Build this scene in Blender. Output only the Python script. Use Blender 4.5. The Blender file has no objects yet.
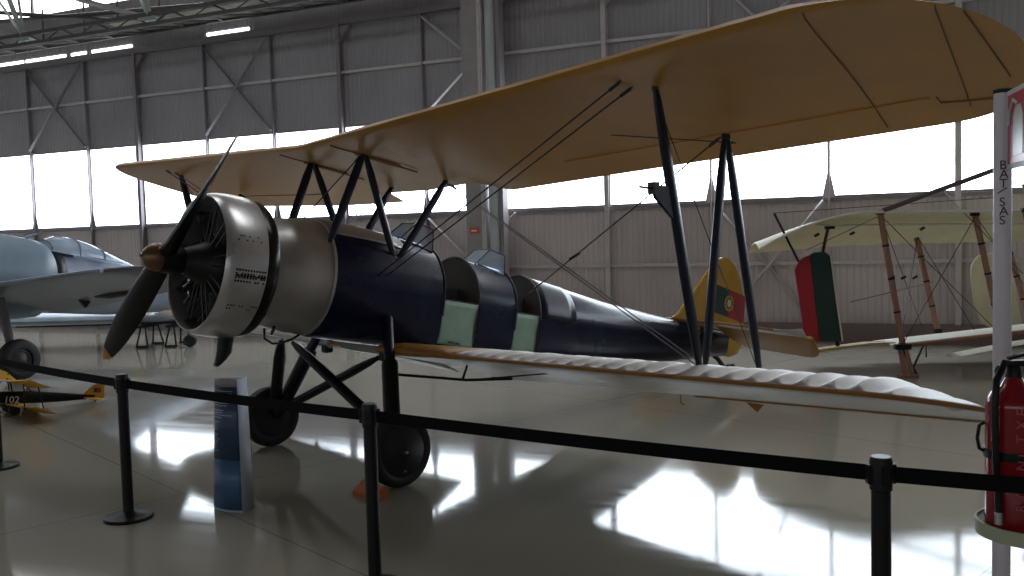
import bpy, bmesh, math, random
from math import sin, cos, pi, radians, sqrt, atan2
from mathutils import Vector, Matrix
random.seed(4)
sc = bpy.context.scene
C = sc.collection

# ------------------------------------------------------------------ materials
def mat(name, col, rough=.5, metal=0., var=.0, vscale=6., bump=0., bscale=40., spec=.5, coat=0., emit=None, estr=0., alpha=1., trans=0., coatr=.05, stretch=(1,1,1)):
    m = bpy.data.materials.new(name); m.use_nodes = True
    nt = m.node_tree; b = nt.nodes['Principled BSDF']
    b.inputs['Base Color'].default_value = (*col, 1); b.inputs['Roughness'].default_value = rough
    b.inputs['Metallic'].default_value = metal; b.inputs['Specular IOR Level'].default_value = spec
    b.inputs['Coat Weight'].default_value = coat; b.inputs['Coat Roughness'].default_value = coatr
    b.inputs['Transmission Weight'].default_value = trans; b.inputs['Alpha'].default_value = alpha
    if emit: b.inputs['Emission Color'].default_value = (*emit, 1); b.inputs['Emission Strength'].default_value = estr
    tc = nt.nodes.new('ShaderNodeTexCoord'); mp = nt.nodes.new('ShaderNodeMapping')
    nt.links.new(tc.outputs['Object'], mp.inputs['Vector']); mp.inputs['Scale'].default_value = stretch
    if var > 0:
        n = nt.nodes.new('ShaderNodeTexNoise'); n.inputs['Scale'].default_value = vscale; n.inputs['Detail'].default_value = 5
        nt.links.new(mp.outputs[0], n.inputs['Vector'])
        r = nt.nodes.new('ShaderNodeMapRange'); r.inputs['From Min'].default_value = .3; r.inputs['From Max'].default_value = .7
        r.inputs['To Min'].default_value = 1-var; r.inputs['To Max'].default_value = 1+var
        nt.links.new(n.outputs['Fac'], r.inputs['Value'])
        mx = nt.nodes.new('ShaderNodeVectorMath'); mx.operation = 'SCALE'; mx.inputs[0].default_value = col
        nt.links.new(r.outputs[0], mx.inputs['Scale']); nt.links.new(mx.outputs[0], b.inputs['Base Color'])
        r2 = nt.nodes.new('ShaderNodeMapRange'); r2.inputs['To Min'].default_value = max(.02, rough*.8); r2.inputs['To Max'].default_value = min(1, rough*1.25)
        nt.links.new(n.outputs['Fac'], r2.inputs['Value']); nt.links.new(r2.outputs[0], b.inputs['Roughness'])
    if bump > 0:
        n = nt.nodes.new('ShaderNodeTexNoise'); n.inputs['Scale'].default_value = bscale; n.inputs['Detail'].default_value = 3
        nt.links.new(mp.outputs[0], n.inputs['Vector'])
        bp = nt.nodes.new('ShaderNodeBump'); bp.inputs['Strength'].default_value = bump; bp.inputs['Distance'].default_value = .02
        nt.links.new(n.outputs['Fac'], bp.inputs['Height']); nt.links.new(bp.outputs[0], b.inputs['Normal'])
    return m

M = {}
M['navy'] = mat('navy_paint', (.005,.008,.030), .25, var=.2, vscale=3, spec=.25, coat=.10, coatr=.08, bump=.06, bscale=9)
M['navy_strut'] = mat('navy_strut_paint', (.006,.009,.024), .32, spec=.4)
M['black'] = mat('black_paint', (.006,.006,.007), .42, spec=.3)
M['black_metal'] = mat('black_powder_coat', (.006,.006,.007), .42, spec=.3, bump=.03, bscale=200)
M['engine'] = mat('engine_black', (.012,.011,.011), .5, metal=.2, var=.3, vscale=20)
M['rod'] = mat('dull_pushrod_steel', (.09,.085,.08), .35, metal=.8)
M['engine_dk'] = mat('engine_dark', (.012,.011,.011), .5, var=.3, vscale=20)
M['steel'] = mat('bright_steel', (.45,.45,.46), .28, metal=1)
M['alu'] = mat('worn_aluminium', (.62,.60,.57), .30, metal=.7, var=.12, vscale=5, bump=.05, bscale=7)
M['alu_tank'] = mat('dull_aluminium', (.46,.43,.39), .34, metal=.55, var=.16, vscale=4, bump=.08, bscale=5)
M['collector'] = mat('burnt_steel', (.022,.019,.018), .25, metal=.6, var=.3)
M['bronze'] = mat('bronze', (.17,.095,.05), .35, metal=.7, var=.2, vscale=12)
M['prop'] = mat('dark_prop_varnish', (.007,.006,.006), .4, spec=.35, var=.2, vscale=8)
M['proptip'] = mat('orange_tip_paint', (.55,.22,.04), .45)
M['fabric'] = mat('ochre_doped_fabric', (.46,.225,.035), .36, var=.10, vscale=3, bump=.08, bscale=5)
M['silver_fab'] = mat('silver_doped_fabric', (.55,.53,.51), .38, metal=.15, var=.1, vscale=5, bump=.1, bscale=9)
M['edge'] = mat('ochre_edge_varnish', (.33,.15,.035), .4, var=.15)
M['yellow'] = mat('yellow_dope', (.60,.33,.03), .45, var=.1, vscale=4, bump=.05)
M['green'] = mat('pale_green_panel', (.32,.47,.35), .45, var=.12, vscale=8)
M['brown'] = mat('brown_cockpit_panel', (.05,.04,.032), .5, var=.2, vscale=6)
M['interior'] = mat('cockpit_interior', (.03,.028,.025), .7)
M['flag_green'] = mat('flag_green', (.01,.05,.04), .45)
M['flag_red'] = mat('flag_red', (.42,.02,.03), .45)
M['cream_ring'] = mat('emblem_yellow', (.55,.42,.10), .5)
M['white'] = mat('white_paint', (.75,.75,.74), .45)
M['tyre'] = mat('tyre_rubber', (.012,.012,.012), .6, bump=.1, bscale=60)
M['hub'] = mat('black_wheel_disc', (.01,.01,.011), .35)
M['orange'] = mat('orange_chock', (.45,.10,.015), .5, var=.1)
M['wire'] = mat('dark_rigging_wire', (.025,.024,.026), .4, metal=.5)
M['wire_lt'] = mat('silver_rigging_wire', (.30,.31,.34), .35, metal=.8)
M['belt'] = mat('black_belt_webbing', (.005,.005,.006), .8, spec=.15, bump=.15, bscale=300)
M['panel_blue'] = mat('blue_sign_print', (.055,.13,.25), .35, var=.06)
M['panel_navy'] = mat('navy_sign_print', (.035,.065,.13), .35)
M['panel_white'] = mat('white_sign_board', (.55,.60,.68), .4)
M['panel_top'] = mat('beige_sign_print', (.30,.30,.27), .4)
M['red'] = mat('red_gloss_paint', (.30,.008,.012), .22, coat=.4)
M['sign_red'] = mat('red_sign_print', (.50,.03,.07), .3)
M['sign_pale'] = mat('pale_sign_print', (.55,.62,.55), .3)
M['pole'] = mat('white_pole_paint', (.78,.72,.76), .4, var=.05)
M['ring'] = mat('pale_green_tray', (.50,.53,.36), .45)
M['ink'] = mat('dark_marker', (.05,.02,.05), .6)
M['wood'] = mat('varnished_ash', (.30,.15,.095), .4, var=.25, vscale=10, stretch=(4,4,.5))
M['wood_lt'] = mat('pale_spruce', (.42,.30,.14), .45, var=.2, vscale=8)
M['linen'] = mat('cream_linen', (.55,.50,.33), .6, var=.08, vscale=4, bump=.05)
M['linen2'] = mat('pale_linen_edge', (.66,.64,.54), .6)
M['bluegrey'] = mat('blue_grey_aircraft_paint', (.095,.145,.185), .42, var=.14, vscale=2.5)
M['silver'] = mat('silver_aircraft_skin', (.24,.27,.33), .38, metal=.2, var=.15, vscale=3)
M['under'] = mat('grey_wing_underside', (.12,.12,.135), .45, metal=.1, var=.12, vscale=2)
M['lightblue'] = mat('pale_blue_panel', (.36,.43,.50), .4, metal=.1, var=.1)
M['col_grey'] = mat('column_grey_paint', (.26,.235,.225), .6, var=.08)
M['col_pipe'] = mat('pale_pipe_paint', (.36,.38,.38), .45, var=.06)
M['post'] = mat('purple_grey_frame_paint', (.19,.165,.175), .55, var=.1)
M['post_lt'] = mat('pale_frame_paint', (.46,.42,.42), .55, var=.1)
M['truss'] = mat('pale_green_truss_paint', (.26,.28,.25), .55, var=.15)
M['truss_dk'] = mat('dark_truss_steel', (.06,.058,.05), .6, var=.3)
M['duct'] = mat('dusty_ledge_board', (.20,.185,.14), .7, var=.4, vscale=3)
M['roof'] = mat('roof_sheet', (.12,.105,.095), .7, var=.15)

def glass(name, tint=(.8,.9,1.), a=.25):
    m = bpy.data.materials.new(name); m.use_nodes = True; nt = m.node_tree; nt.nodes.clear()
    o = nt.nodes.new('ShaderNodeOutputMaterial'); mx = nt.nodes.new('ShaderNodeMixShader')
    t = nt.nodes.new('ShaderNodeBsdfTransparent'); t.inputs[0].default_value = (*tint, 1)
    g = nt.nodes.new('ShaderNodeBsdfPrincipled'); g.inputs['Base Color'].default_value = (.5,.6,.7,1); g.inputs['Roughness'].default_value = .08
    mx.inputs[0].default_value = a
    nt.links.new(t.outputs[0], mx.inputs[1]); nt.links.new(g.outputs[0], mx.inputs[2]); nt.links.new(mx.outputs[0], o.inputs[0])
    return m
M['glass'] = glass('windscreen_perspex', (.8,.88,1), .5)
M['canopy'] = glass('canopy_perspex', (.8,.88,1), .55)

def daylight(name, col, s):
    return mat(name, (.8,.8,.8), .5, emit=col, estr=s)
M['pane'] = daylight('daylit_frosted_glazing', (.80,.90,1.0), 4.6)
M['pane_fill'] = daylight('fill_glow_camera_side', (.88,.94,1.0), .7)  # dim glow for unseen panes added as fill light
M['sky_pane'] = daylight('daylit_clerestory_glazing', (.95,.97,1.0), 4.0)

def corrugated(name, c1, axis_dir, scale):
    m = bpy.data.materials.new(name); m.use_nodes = True; nt = m.node_tree; b = nt.nodes['Principled BSDF']
    b.inputs['Roughness'].default_value = .55
    tc = nt.nodes.new('ShaderNodeTexCoord')
    sx = nt.nodes.new('ShaderNodeSeparateXYZ'); nt.links.new(tc.outputs['Object'], sx.inputs[0])
    ml = nt.nodes.new('ShaderNodeMath'); ml.operation = 'MULTIPLY'; ml.inputs[1].default_value = scale
    nt.links.new(sx.outputs['X'], ml.inputs[0])
    pp = nt.nodes.new('ShaderNodeMath'); pp.operation = 'PINGPONG'; pp.inputs[1].default_value = .5
    nt.links.new(ml.outputs[0], pp.inputs[0])
    mr = nt.nodes.new('ShaderNodeMapRange'); mr.interpolation_type = 'SMOOTHSTEP'; mr.inputs['From Min'].default_value = .08; mr.inputs['From Max'].default_value = .26
    nt.links.new(pp.outputs[0], mr.inputs['Value'])
    bp = nt.nodes.new('ShaderNodeBump'); bp.inputs['Strength'].default_value = .5; bp.inputs['Distance'].default_value = .03
    nt.links.new(mr.outputs[0], bp.inputs['Height']); nt.links.new(bp.outputs[0], b.inputs['Normal'])
    n = nt.nodes.new('ShaderNodeTexNoise'); n.inputs['Scale'].default_value = .6; n.inputs['Detail'].default_value = 6
    nt.links.new(tc.outputs['Object'], n.inputs['Vector'])
    r = nt.nodes.new('ShaderNodeMapRange'); r.inputs['From Min'].default_value = .3; r.inputs['From Max'].default_value = .7; r.inputs['To Min'].default_value = .86; r.inputs['To Max'].default_value = 1.12
    nt.links.new(n.outputs['Fac'], r.inputs['Value'])
    mx = nt.nodes.new('ShaderNodeVectorMath'); mx.operation = 'SCALE'; mx.inputs[0].default_value = c1
    nt.links.new(r.outputs[0], mx.inputs['Scale']); nt.links.new(mx.outputs[0], b.inputs['Base Color'])
    return m
M['corr'] = corrugated('corrugated_wall_sheet', (.27,.255,.265), 'X', 9.)
M['corr_low'] = corrugated('corrugated_wall_sheet_low', (.46,.40,.385), 'X', 9.)

def floor_mat():
    m = bpy.data.materials.new('polished_resin_floor'); m.use_nodes = True; nt = m.node_tree; b = nt.nodes['Principled BSDF']
    tc = nt.nodes.new('ShaderNodeTexCoord')
    n = nt.nodes.new('ShaderNodeTexNoise'); n.inputs['Scale'].default_value = .35; n.inputs['Detail'].default_value = 6
    nt.links.new(tc.outputs['Object'], n.inputs['Vector'])
    cr = nt.nodes.new('ShaderNodeValToRGB'); cr.color_ramp.elements[0].position = .3; cr.color_ramp.elements[1].position = .7
    cr.color_ramp.elements[0].color = (.34,.31,.25,1); cr.color_ramp.elements[1].color = (.40,.37,.305,1)
    nt.links.new(n.outputs['Fac'], cr.inputs[0])
    # thin slab joints
    br = nt.nodes.new('ShaderNodeTexBrick'); br.offset = 0; br.inputs['Scale'].default_value = 1; br.inputs['Brick Width'].default_value = 5; br.inputs['Row Height'].default_value = 5
    br.inputs['Mortar Size'].default_value = .006; br.inputs['Color1'].default_value = (1,1,1,1); br.inputs['Color2'].default_value = (1,1,1,1); br.inputs['Mortar'].default_value = (.6,.6,.6,1)
    mp0 = nt.nodes.new('ShaderNodeMapping'); mp0.inputs['Rotation'].default_value = (0,0,radians(23.2)); mp0.inputs['Location'].default_value = (1.7,2.2,0)
    nt.links.new(tc.outputs['Object'], mp0.inputs[0]); nt.links.new(mp0.outputs[0], br.inputs['Vector'])
    mm = nt.nodes.new('ShaderNodeMix'); mm.data_type = 'RGBA'; mm.blend_type = 'MULTIPLY'; mm.inputs[0].default_value = 1
    nt.links.new(cr.outputs[0], mm.inputs[6]); nt.links.new(br.outputs['Color'], mm.inputs[7]); nt.links.new(mm.outputs[2], b.inputs['Base Color'])
    # scuff streaks in the gloss
    mp = nt.nodes.new('ShaderNodeMapping'); mp.inputs['Rotation'].default_value = (0,0,radians(40)); mp.inputs['Scale'].default_value = (.5,6,1)
    nt.links.new(tc.outputs['Object'], mp.inputs[0])
    n2 = nt.nodes.new('ShaderNodeTexNoise'); n2.inputs['Scale'].default_value = 1.6; n2.inputs['Detail'].default_value = 4
    nt.links.new(mp.outputs[0], n2.inputs['Vector'])
    r = nt.nodes.new('ShaderNodeMapRange'); r.inputs['From Min'].default_value = .35; r.inputs['From Max'].default_value = .75; r.inputs['To Min'].default_value = .055; r.inputs['To Max'].default_value = .11
    nt.links.new(n2.outputs['Fac'], r.inputs['Value']); nt.links.new(r.outputs[0], b.inputs['Roughness'])
    bp = nt.nodes.new('ShaderNodeBump'); bp.inputs['Strength'].default_value = .012; bp.inputs['Distance'].default_value = .01
    nt.links.new(n2.outputs['Fac'], bp.inputs['Height']); nt.links.new(bp.outputs[0], b.inputs['Normal'])
    b.inputs['IOR'].default_value = 1.5
    return m
M['floor'] = floor_mat()

# ------------------------------------------------------------------ mesh builder
class MB:
    def __init__(s): s.v = []; s.f = []; s.m = []
    def add(s, vs, fs, mi=0):
        o = len(s.v); s.v += [tuple(v) for v in vs]; s.f += [tuple(i+o for i in f) for f in fs]; s.m += [mi]*len(fs)
    def box(s, c, d, R=None, mi=0):
        vs = []
        for x in (-.5,.5):
            for y in (-.5,.5):
                for z in (-.5,.5):
                    p = Vector((x*d[0], y*d[1], z*d[2]))
                    if R: p = R @ p
                    vs.append(p+Vector(c))
        s.add(vs, [(0,1,3,2),(4,6,7,5),(0,4,5,1),(2,3,7,6),(0,2,6,4),(1,5,7,3)], mi)
    def tube(s, a, b, r0, r1=None, n=10, flat=1., up=None, mi=0, cap=True):
        """bar from a to b; flat<1 makes it streamlined, wide along 'up'"""
        a = Vector(a); b = Vector(b); r1 = r0 if r1 is None else r1
        d = (b-a).normalized(); u = Vector(up) if up else (Vector((0,0,1)) if abs(d.z) < .9 else Vector((1,0,0)))
        u = (u - d*u.dot(d)).normalized(); w = d.cross(u)
        vs = []
        for p, r in ((a,r0),(b,r1)):
            for i in range(n):
                t = 2*pi*i/n; vs.append(p + u*(r*cos(t)) + w*(r*flat*sin(t)))
        fs = [(i,(i+1)%n,n+(i+1)%n,n+i) for i in range(n)]
        if cap: fs += [tuple(range(n-1,-1,-1)), tuple(range(n,2*n))]
        s.add(vs, fs, mi)
    def path(s, pts, r, n=8, mi=0):
        pts = [Vector(p) for p in pts]; vs = []; k = len(pts)
        prev = None
        for j, p in enumerate(pts):
            d = (pts[min(j+1,k-1)] - pts[max(j-1,0)]).normalized()
            if prev is None: u = Vector((0,0,1)) if abs(d.z) < .9 else Vector((1,0,0))
            else: u = prev
            u = (u-d*u.dot(d)).normalized(); prev = u; w = d.cross(u)
            rr = r[j] if isinstance(r, (list,tuple)) else r
            for i in range(n): t = 2*pi*i/n; vs.append(p+u*rr*cos(t)+w*rr*sin(t))
        fs = [(j*n+i, j*n+(i+1)%n, (j+1)*n+(i+1)%n, (j+1)*n+i) for j in range(k-1) for i in range(n)]
        fs += [tuple(range(n-1,-1,-1)), tuple(range((k-1)*n,k*n))]
        s.add(vs, fs, mi)
    def lathe(s, o, ax, prof, n=32, up=None, mi=0, a0=0, a1=2*pi, close=False):
        """prof = [(dist along ax, radius)...]"""
        o = Vector(o); ax = Vector(ax).normalized(); u = Vector(up) if up else (Vector((0,0,1)) if abs(ax.z) < .9 else Vector((1,0,0)))
        u = (u-ax*u.dot(ax)).normalized(); w = ax.cross(u); full = abs(a1-a0-2*pi) < 1e-6
        m = n if full else n+1; vs = []
        for d, r in prof:
            for i in range(m): t = a0+(a1-a0)*i/n; vs.append(o+ax*d+u*(r*cos(t))+w*(r*sin(t)))
        fs = []; k = len(prof)
        for j in range(k-1 if not close else k):
            for i in range(n):
                i2 = (i+1) % m if full else i+1; j2 = (j+1) % k
                fs.append((j*m+i, j*m+i2, j2*m+i2, j2*m+i))
        if full and not close:
            if prof[0][1] > 1e-4: fs.append(tuple(range(m-1,-1,-1)))
            if prof[-1][1] > 1e-4: fs.append(tuple(range((k-1)*m,k*m)))
        s.add(vs, fs, mi)
    def loft(s, rings, caps=(True,True), mi=0, closed=True):
        n = len(rings[0]); vs = [p for r in rings for p in r]; k = len(rings)
        fs = [(j*n+i, j*n+(i+1)%n, (j+1)*n+(i+1)%n, (j+1)*n+i) for j in range(k-1) for i in range(n if closed else n-1)]
        if caps[0]: fs.append(tuple(range(n-1,-1,-1)))
        if caps[1]: fs.append(tuple(range((k-1)*n,k*n)))
        s.add(vs, fs, mi)
    def prism(s, poly, d, mi=0):
        """poly: list of 3D points; extruded by vector d"""
        d = Vector(d); n = len(poly); vs = [Vector(p) for p in poly]+[Vector(p)+d for p in poly]
        s.add(vs, [(i,(i+1)%n,n+(i+1)%n,n+i) for i in range(n)]+[tuple(range(n-1,-1,-1)), tuple(range(n,2*n))], mi)
    def build(s, name, mats, parent=None, smooth=True, bevel=0, sharp=40, solid=0, merge=True):
        me = bpy.data.meshes.new(name); me.from_pydata(s.v, [], s.f)
        if not isinstance(mats, (list,tuple)): mats = [mats]
        for m in mats: me.materials.append(m)
        me.polygons.foreach_set('material_index', s.m)
        bm = bmesh.new(); bm.from_mesh(me)
        if merge: bmesh.ops.remove_doubles(bm, verts=bm.verts, dist=1e-5)
        bmesh.ops.recalc_face_normals(bm, faces=bm.faces)
        if bevel: bmesh.ops.bevel(bm, geom=[e for e in bm.edges if e.calc_face_angle(0) > .6], offset=bevel, segments=2, affect='EDGES', clamp_overlap=True)
        bm.to_mesh(me); bm.free()
        if smooth:
            me.polygons.foreach_set('use_smooth', [True]*len(me.polygons)); me.set_sharp_from_angle(angle=radians(sharp))
        o = bpy.data.objects.new(name, me); C.objects.link(o)
        if parent: o.parent = parent
        if solid:
            md = o.modifiers.new('thick', 'SOLIDIFY'); md.thickness = solid; md.offset = 0
        return o

def tag(o, label=None, cat=None, group=None, kind=None):
    if label: o['label'] = label
    if cat: o['category'] = cat
    if group: o['group'] = group
    if kind: o['kind'] = kind
    return o
def empty(name, loc, rz=0, label=None, cat=None, group=None):
    o = bpy.data.objects.new(name, None); C.objects.link(o); o.location = loc; o.rotation_euler = (0,0,rz); o.empty_display_size = .2
    return tag(o, label, cat, group)
def struct(mb, name, m, **k):
    return tag(mb.build(name, m, **k), kind='structure')
def copy_tree(o, parent=None):
    c = o.copy(); C.objects.link(c)
    if parent: c.parent = parent
    for ch in list(o.children): copy_tree(ch, c)
    return c
def text(name, body, size, m, parent, Mx, extrude=.0008, align='LEFT', lines=1.0):
    cu = bpy.data.curves.new(name, 'FONT'); cu.body = body; cu.size = size; cu.extrude = extrude; cu.align_x = align; cu.space_line = lines
    t = bpy.data.objects.new(name+'_tmp', cu); C.objects.link(t)
    bpy.context.view_layer.update()
    me = bpy.data.meshes.new_from_object(t.evaluated_get(bpy.context.evaluated_depsgraph_get()))
    bpy.data.objects.remove(t); me.materials.clear(); me.materials.append(m)
    o = bpy.data.objects.new(name, me); C.objects.link(o); o.parent = parent; o.matrix_local = Mx
    return o
def basis(o, x, y):
    """matrix whose x axis runs along the lettering and y axis up the letters"""
    x = Vector(x).normalized(); y = Vector(y); y = (y-x*y.dot(x)).normalized(); z = x.cross(y)
    return Matrix(((x.x,y.x,z.x,o[0]),(x.y,y.y,z.y,o[1]),(x.z,y.z,z.z,o[2]),(0,0,0,1)))

# ------------------------------------------------------------------ room
WA = radians(23.2); WC = 16.23; wd = Vector((cos(WA),-sin(WA),0)); wn = Vector((sin(WA),cos(WA),0))
D0, D1, N0 = -27.0, 11.0, -9.0
room_rot = -WA
# room pieces are meshes in wall coordinates: x along the back wall, y towards the outside, z up
def room_obj(mb, name, m, parent=None, kind='structure', **k):
    o = mb.build(name, m, parent, **k)
    if parent is None: o.rotation_euler = (0,0,-WA)
    if kind and parent is None: o['kind'] = kind
    return o
def wbox(mb, d0, d1, off0, off1, u0, u1, mi=0):
    mb.box(((d0+d1)/2, WC-(off0+off1)/2, (u0+u1)/2), (d1-d0, abs(off1-off0), u1-u0), mi=mi)

SILL, LINT, BEAM, TOP = 2.50, 4.45, 6.70, 7.9
g = MB(); g.box(((D0+D1)/2, (WC+N0)/2, -.1), (D1-D0, WC-N0, .2)); room_obj(g, 'floor', M['floor'], smooth=False)
w = MB(); wbox(w, D0, D1, 0, -.15, 0, SILL, 1); wbox(w, D0, D1, 0, -.15, LINT, 7.9, 0); wbox(w, D0, D1, 0, -.15, 9.3, 9.8, 0)
room_obj(w, 'wall_back', [M['corr'], M['corr_low']], smooth=False)
posts = [-24.1,-22.2,-20.26,-18.25,-16.55,-14.5,-12.6,-10.78,-8.8,-7.12,-4.91,-2.97,-.965,1.02,3.0,5.0,7.0,9.0]
# glazing, one window per bay
edges = [D0]+posts+[D1]
for i in range(len(edges)-1):
    a, b = edges[i], edges[i+1]
    p = MB(); wbox(p, a+.0, b-.0, -.05, -.09, SILL, LINT)
    o = room_obj(p, 'window_%d' % (i+1), M['pane'], smooth=False)
    fr = MB(); wbox(fr, a, b, .0, -.10, SILL-.02, SILL+.035); wbox(fr, a, b, 0, -.10, LINT-.03, LINT+.02)
    f = fr.build('window_frame', M['post'], o, smooth=False)
p = MB(); wbox(p, D0, D1, -.05, -.09, 7.9, 9.3); o = room_obj(p, 'window_30', M['sky_pane'], smooth=False)
fr = MB()
for d in range(-26, 11, 2): wbox(fr, d-.03, d+.03, .02, -.04, 7.9, 9.3)
fr.build('window_frame', M['truss_dk'], o, smooth=False)
for k, (a, b) in enumerate([(-27,-20.4),(-20.3,-18.9),(-18.7,-18.2),(-18.0,-16.7),(-14.4,-13.2)]):
    p = MB(); wbox(p, a, b, .02, -.01, 6.77, 6.83); room_obj(p, 'window_%d' % (31+k), M['sky_pane'], smooth=False)
# frame of the wall
def hbar(name, u, off, h, dpt, m, d0=D0, d1=D1):
    p = MB(); wbox(p, d0, d1, off, off+dpt, u-h/2, u+h/2); return room_obj(p, name, m, smooth=False)
k = 1
for u, h, dpt, m in ((6.64,.14,.14,'post'),(5.58,.055,.07,'post_lt'),(1.38,.06,.07,'post_lt'),(.08,.16,.05,'post'),(2.46,.06,.05,'post')):
    hbar('trim_%d' % k, u, 0, h, dpt, M[m]); k += 1
for i, d in enumerate(posts):
    p = MB(); wid = .028
    main = d in (-16.55,-10.78,-4.91,1.02)
    if main: wid = .045
    wbox(p, d-wid, d+wid, 0, .015, 0, 6.7); wbox(p, d-.014, d+.014, .015, .14 if main else .09, 0, 6.7)
    if main:
        wbox(p, d-wid, d+wid, .14, .155, 0, 6.7)
        p.prism([(d+.02,WC-.02,6.55),(d+.30,WC-.02,6.55),(d+.02,WC-.02,6.2)], (0,-.1,0))
    else:
        # gusset plates at sill and lintel
        p.prism([(d-.11,WC-.02,2.5),(d+.11,WC-.02,2.5),(d+.02,WC-.02,2.95),(d-.02,WC-.02,2.95)], (0,-.02,0))
        p.prism([(d-.06,WC-.02,4.46),(d+.06,WC-.02,4.46),(d+.02,WC-.02,4.30),(d-.02,WC-.02,4.30)], (0,-.02,0))
    room_obj(p, 'trim_%d' % k, M['post'] if d < -7.5 else M['post_lt'], smooth=False); k += 1
def brace(d0, u0, d1, u1, m, off=.10):
    global k
    p = MB(); p.tube((d0,WC-off,u0),(d1,WC-off,u1), .045, n=4, flat=.6, up=(0,1,0)); room_obj(p, 'trim_%d' % k, m, smooth=False); k += 1
for a, b in ((-20.26,-18.25),(-14.5,-12.6),(-24.1,-22.2)):
    brace(a+.05,6.5,b-.05,4.5,M['post'],.08); brace(a+.05,4.5,b-.05,6.5,M['post'],.12)
brace(-8.75,6.5,-7.0,5.0,M['post_lt']); brace(-8.75,4.5,-7.0,6.0,M['post_lt'],.13)
brace(-2.9,2.45,-1.05,.2,M['post_lt'],.08); brace(-2.9,.2,-1.05,2.45,M['post_lt'],.12)
brace(-2.9,6.5,-1.05,4.5,M['post_lt'],.08); brace(-2.9,4.5,-1.05,6.5,M['post_lt'],.12)
brace(-8.75,2.4,-7.2,.9,M['post_lt'],.08); brace(-7.05,2.2,-6.8,2.45,M['post_lt'],.08)
# big column with pipe
t = MB(); wbox(t, -7.68, -7.30, .3, .5, 0, 9.8); o = room_obj(t, 'column', M['col_grey'], smooth=False)
t = MB(); wbox(t, -7.29, -7.235, .45, .62, 0, 9.5); wbox(t, -7.225, -7.20, .45, .62, 0, 9.5); t.build('column_flange', M['post_lt'], o, smooth=False)
t = MB(); t.tube((-7.06,WC-.5,0),(-7.06,WC-.5,9.5), .11, n=20); t.build('pipe', M['col_pipe'], o)
t = MB(); wbox(t, -6.93, -6.86, .3, .55, 0, 9.5); t.build('column_edge', M['post'], o, smooth=False)
del o['kind']; tag(o, 'tall grey hangar column with a pale vertical pipe on its right side, standing before the back wall', 'column')
t = MB(); wbox(t, -7.60, -7.42, .5, .52, 2.06, 2.17); o = room_obj(t, 'wall_plaque', mat('red_plaque', (.55,.06,.03), .4), kind=None, smooth=False)
tag(o, 'small red rectangular plaque fixed on the big grey column', 'sign')
t = MB(); wbox(t, -7.57, -7.45, .52, .523, 2.10, 2.125); t.build('plaque_lettering', M['white'], o, smooth=False)

# lattice ledge girder under the roof and the roof trusses
t = MB()
for off, u in ((.25,6.95),(1.25,6.78),(1.25,7.0)):
    wbox(t, D0+.1, -7.9, off, off+.07, u, u+.08); wbox(t, -6.7, D1-.1, off, off+.07, u, u+.08)
i = 0
d = D0+.1
while d < D1-1.4:
    if -9.1 < d < -6.7: d += 1.1; continue
    t.tube((d,WC-.28,6.97),(d+.55,WC-1.28,6.80), .025, n=4); t.tube((d+.55,WC-1.28,6.80),(d+1.1,WC-.28,6.97), .025, n=4)
    t.tube((d,WC-1.28,6.8),(d+.55,WC-1.28,7.04), .02, n=4); t.tube((d+.55,WC-1.28,7.04),(d+1.1,WC-1.28,6.8), .02, n=4)
    d += 1.1
o = room_obj(t, 'lattice_girder', M['truss_dk'], kind=None, smooth=False); tag(o, 'dark lattice girder running along the top of the back wall under the roof', 'girder')
t = MB(); wbox(t, -16.2, -7.9, .3, 1.2, 7.0, 7.02); wbox(t, -6.7, D1-.1, .3, 1.2, 7.0, 7.02); t.build('ledge_board', M['duct'], o, smooth=False)
# roof trusses as pale diagonals
def truss(d, label):
    t = MB(); bx_ = lambda a, b, r: t.tube(a, b, r, n=4, flat=.8)
    y = WC-1.2
    bx_((d,y,6.95),(d-.75,y-.1,8.9), .085)
    bx_((d+.03,y,6.95),(d-2.0,y-.1,7.62), .06)
    bx_((d-2.0,y-.1,7.62),(d-3.6,y-.1,8.1), .05)
    bx_((d,y,7.0),(d+.15,y-.4,9.4), .05)
    bx_((d,y,6.98),(d+.8,y-2.5,9.0), .05); bx_((d-.5,y,8.4),(d-.4,y-8,9.5), .06)
    t.box((d,y,6.95), (.5,.25,.07))
    o = room_obj(t, 'roof_truss', M['truss'], kind=None, smooth=False); tag(o, label, 'truss', 'roof trusses above the back wall'); return o
truss(-18.83, 'pale green-grey steel roof truss at the top left corner of the photo')
truss(-14.9, 'pale green-grey steel roof truss right of the bright skylight, above the parked monoplane')
t = MB(); t.tube((-27,WC-1.0,8.0),(-11,WC-1.0,6.98), .05, n=6); t.tube((-19.9,WC-1,7.76),(-15.7,WC-1,7.05), .05, n=6)
for dd in (-19.4,-18.0,-16.9,-15.6,-13.9,-12.4): t.tube((dd,WC-.2,7.0),(dd,WC-.2,7.95), .03, n=4)
o = room_obj(t, 'roof_brace', M['truss_dk'], kind=None, smooth=False); tag(o, 'dark steel bracing bars in front of the corrugated upper wall at top left', 'roof brace')
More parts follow.
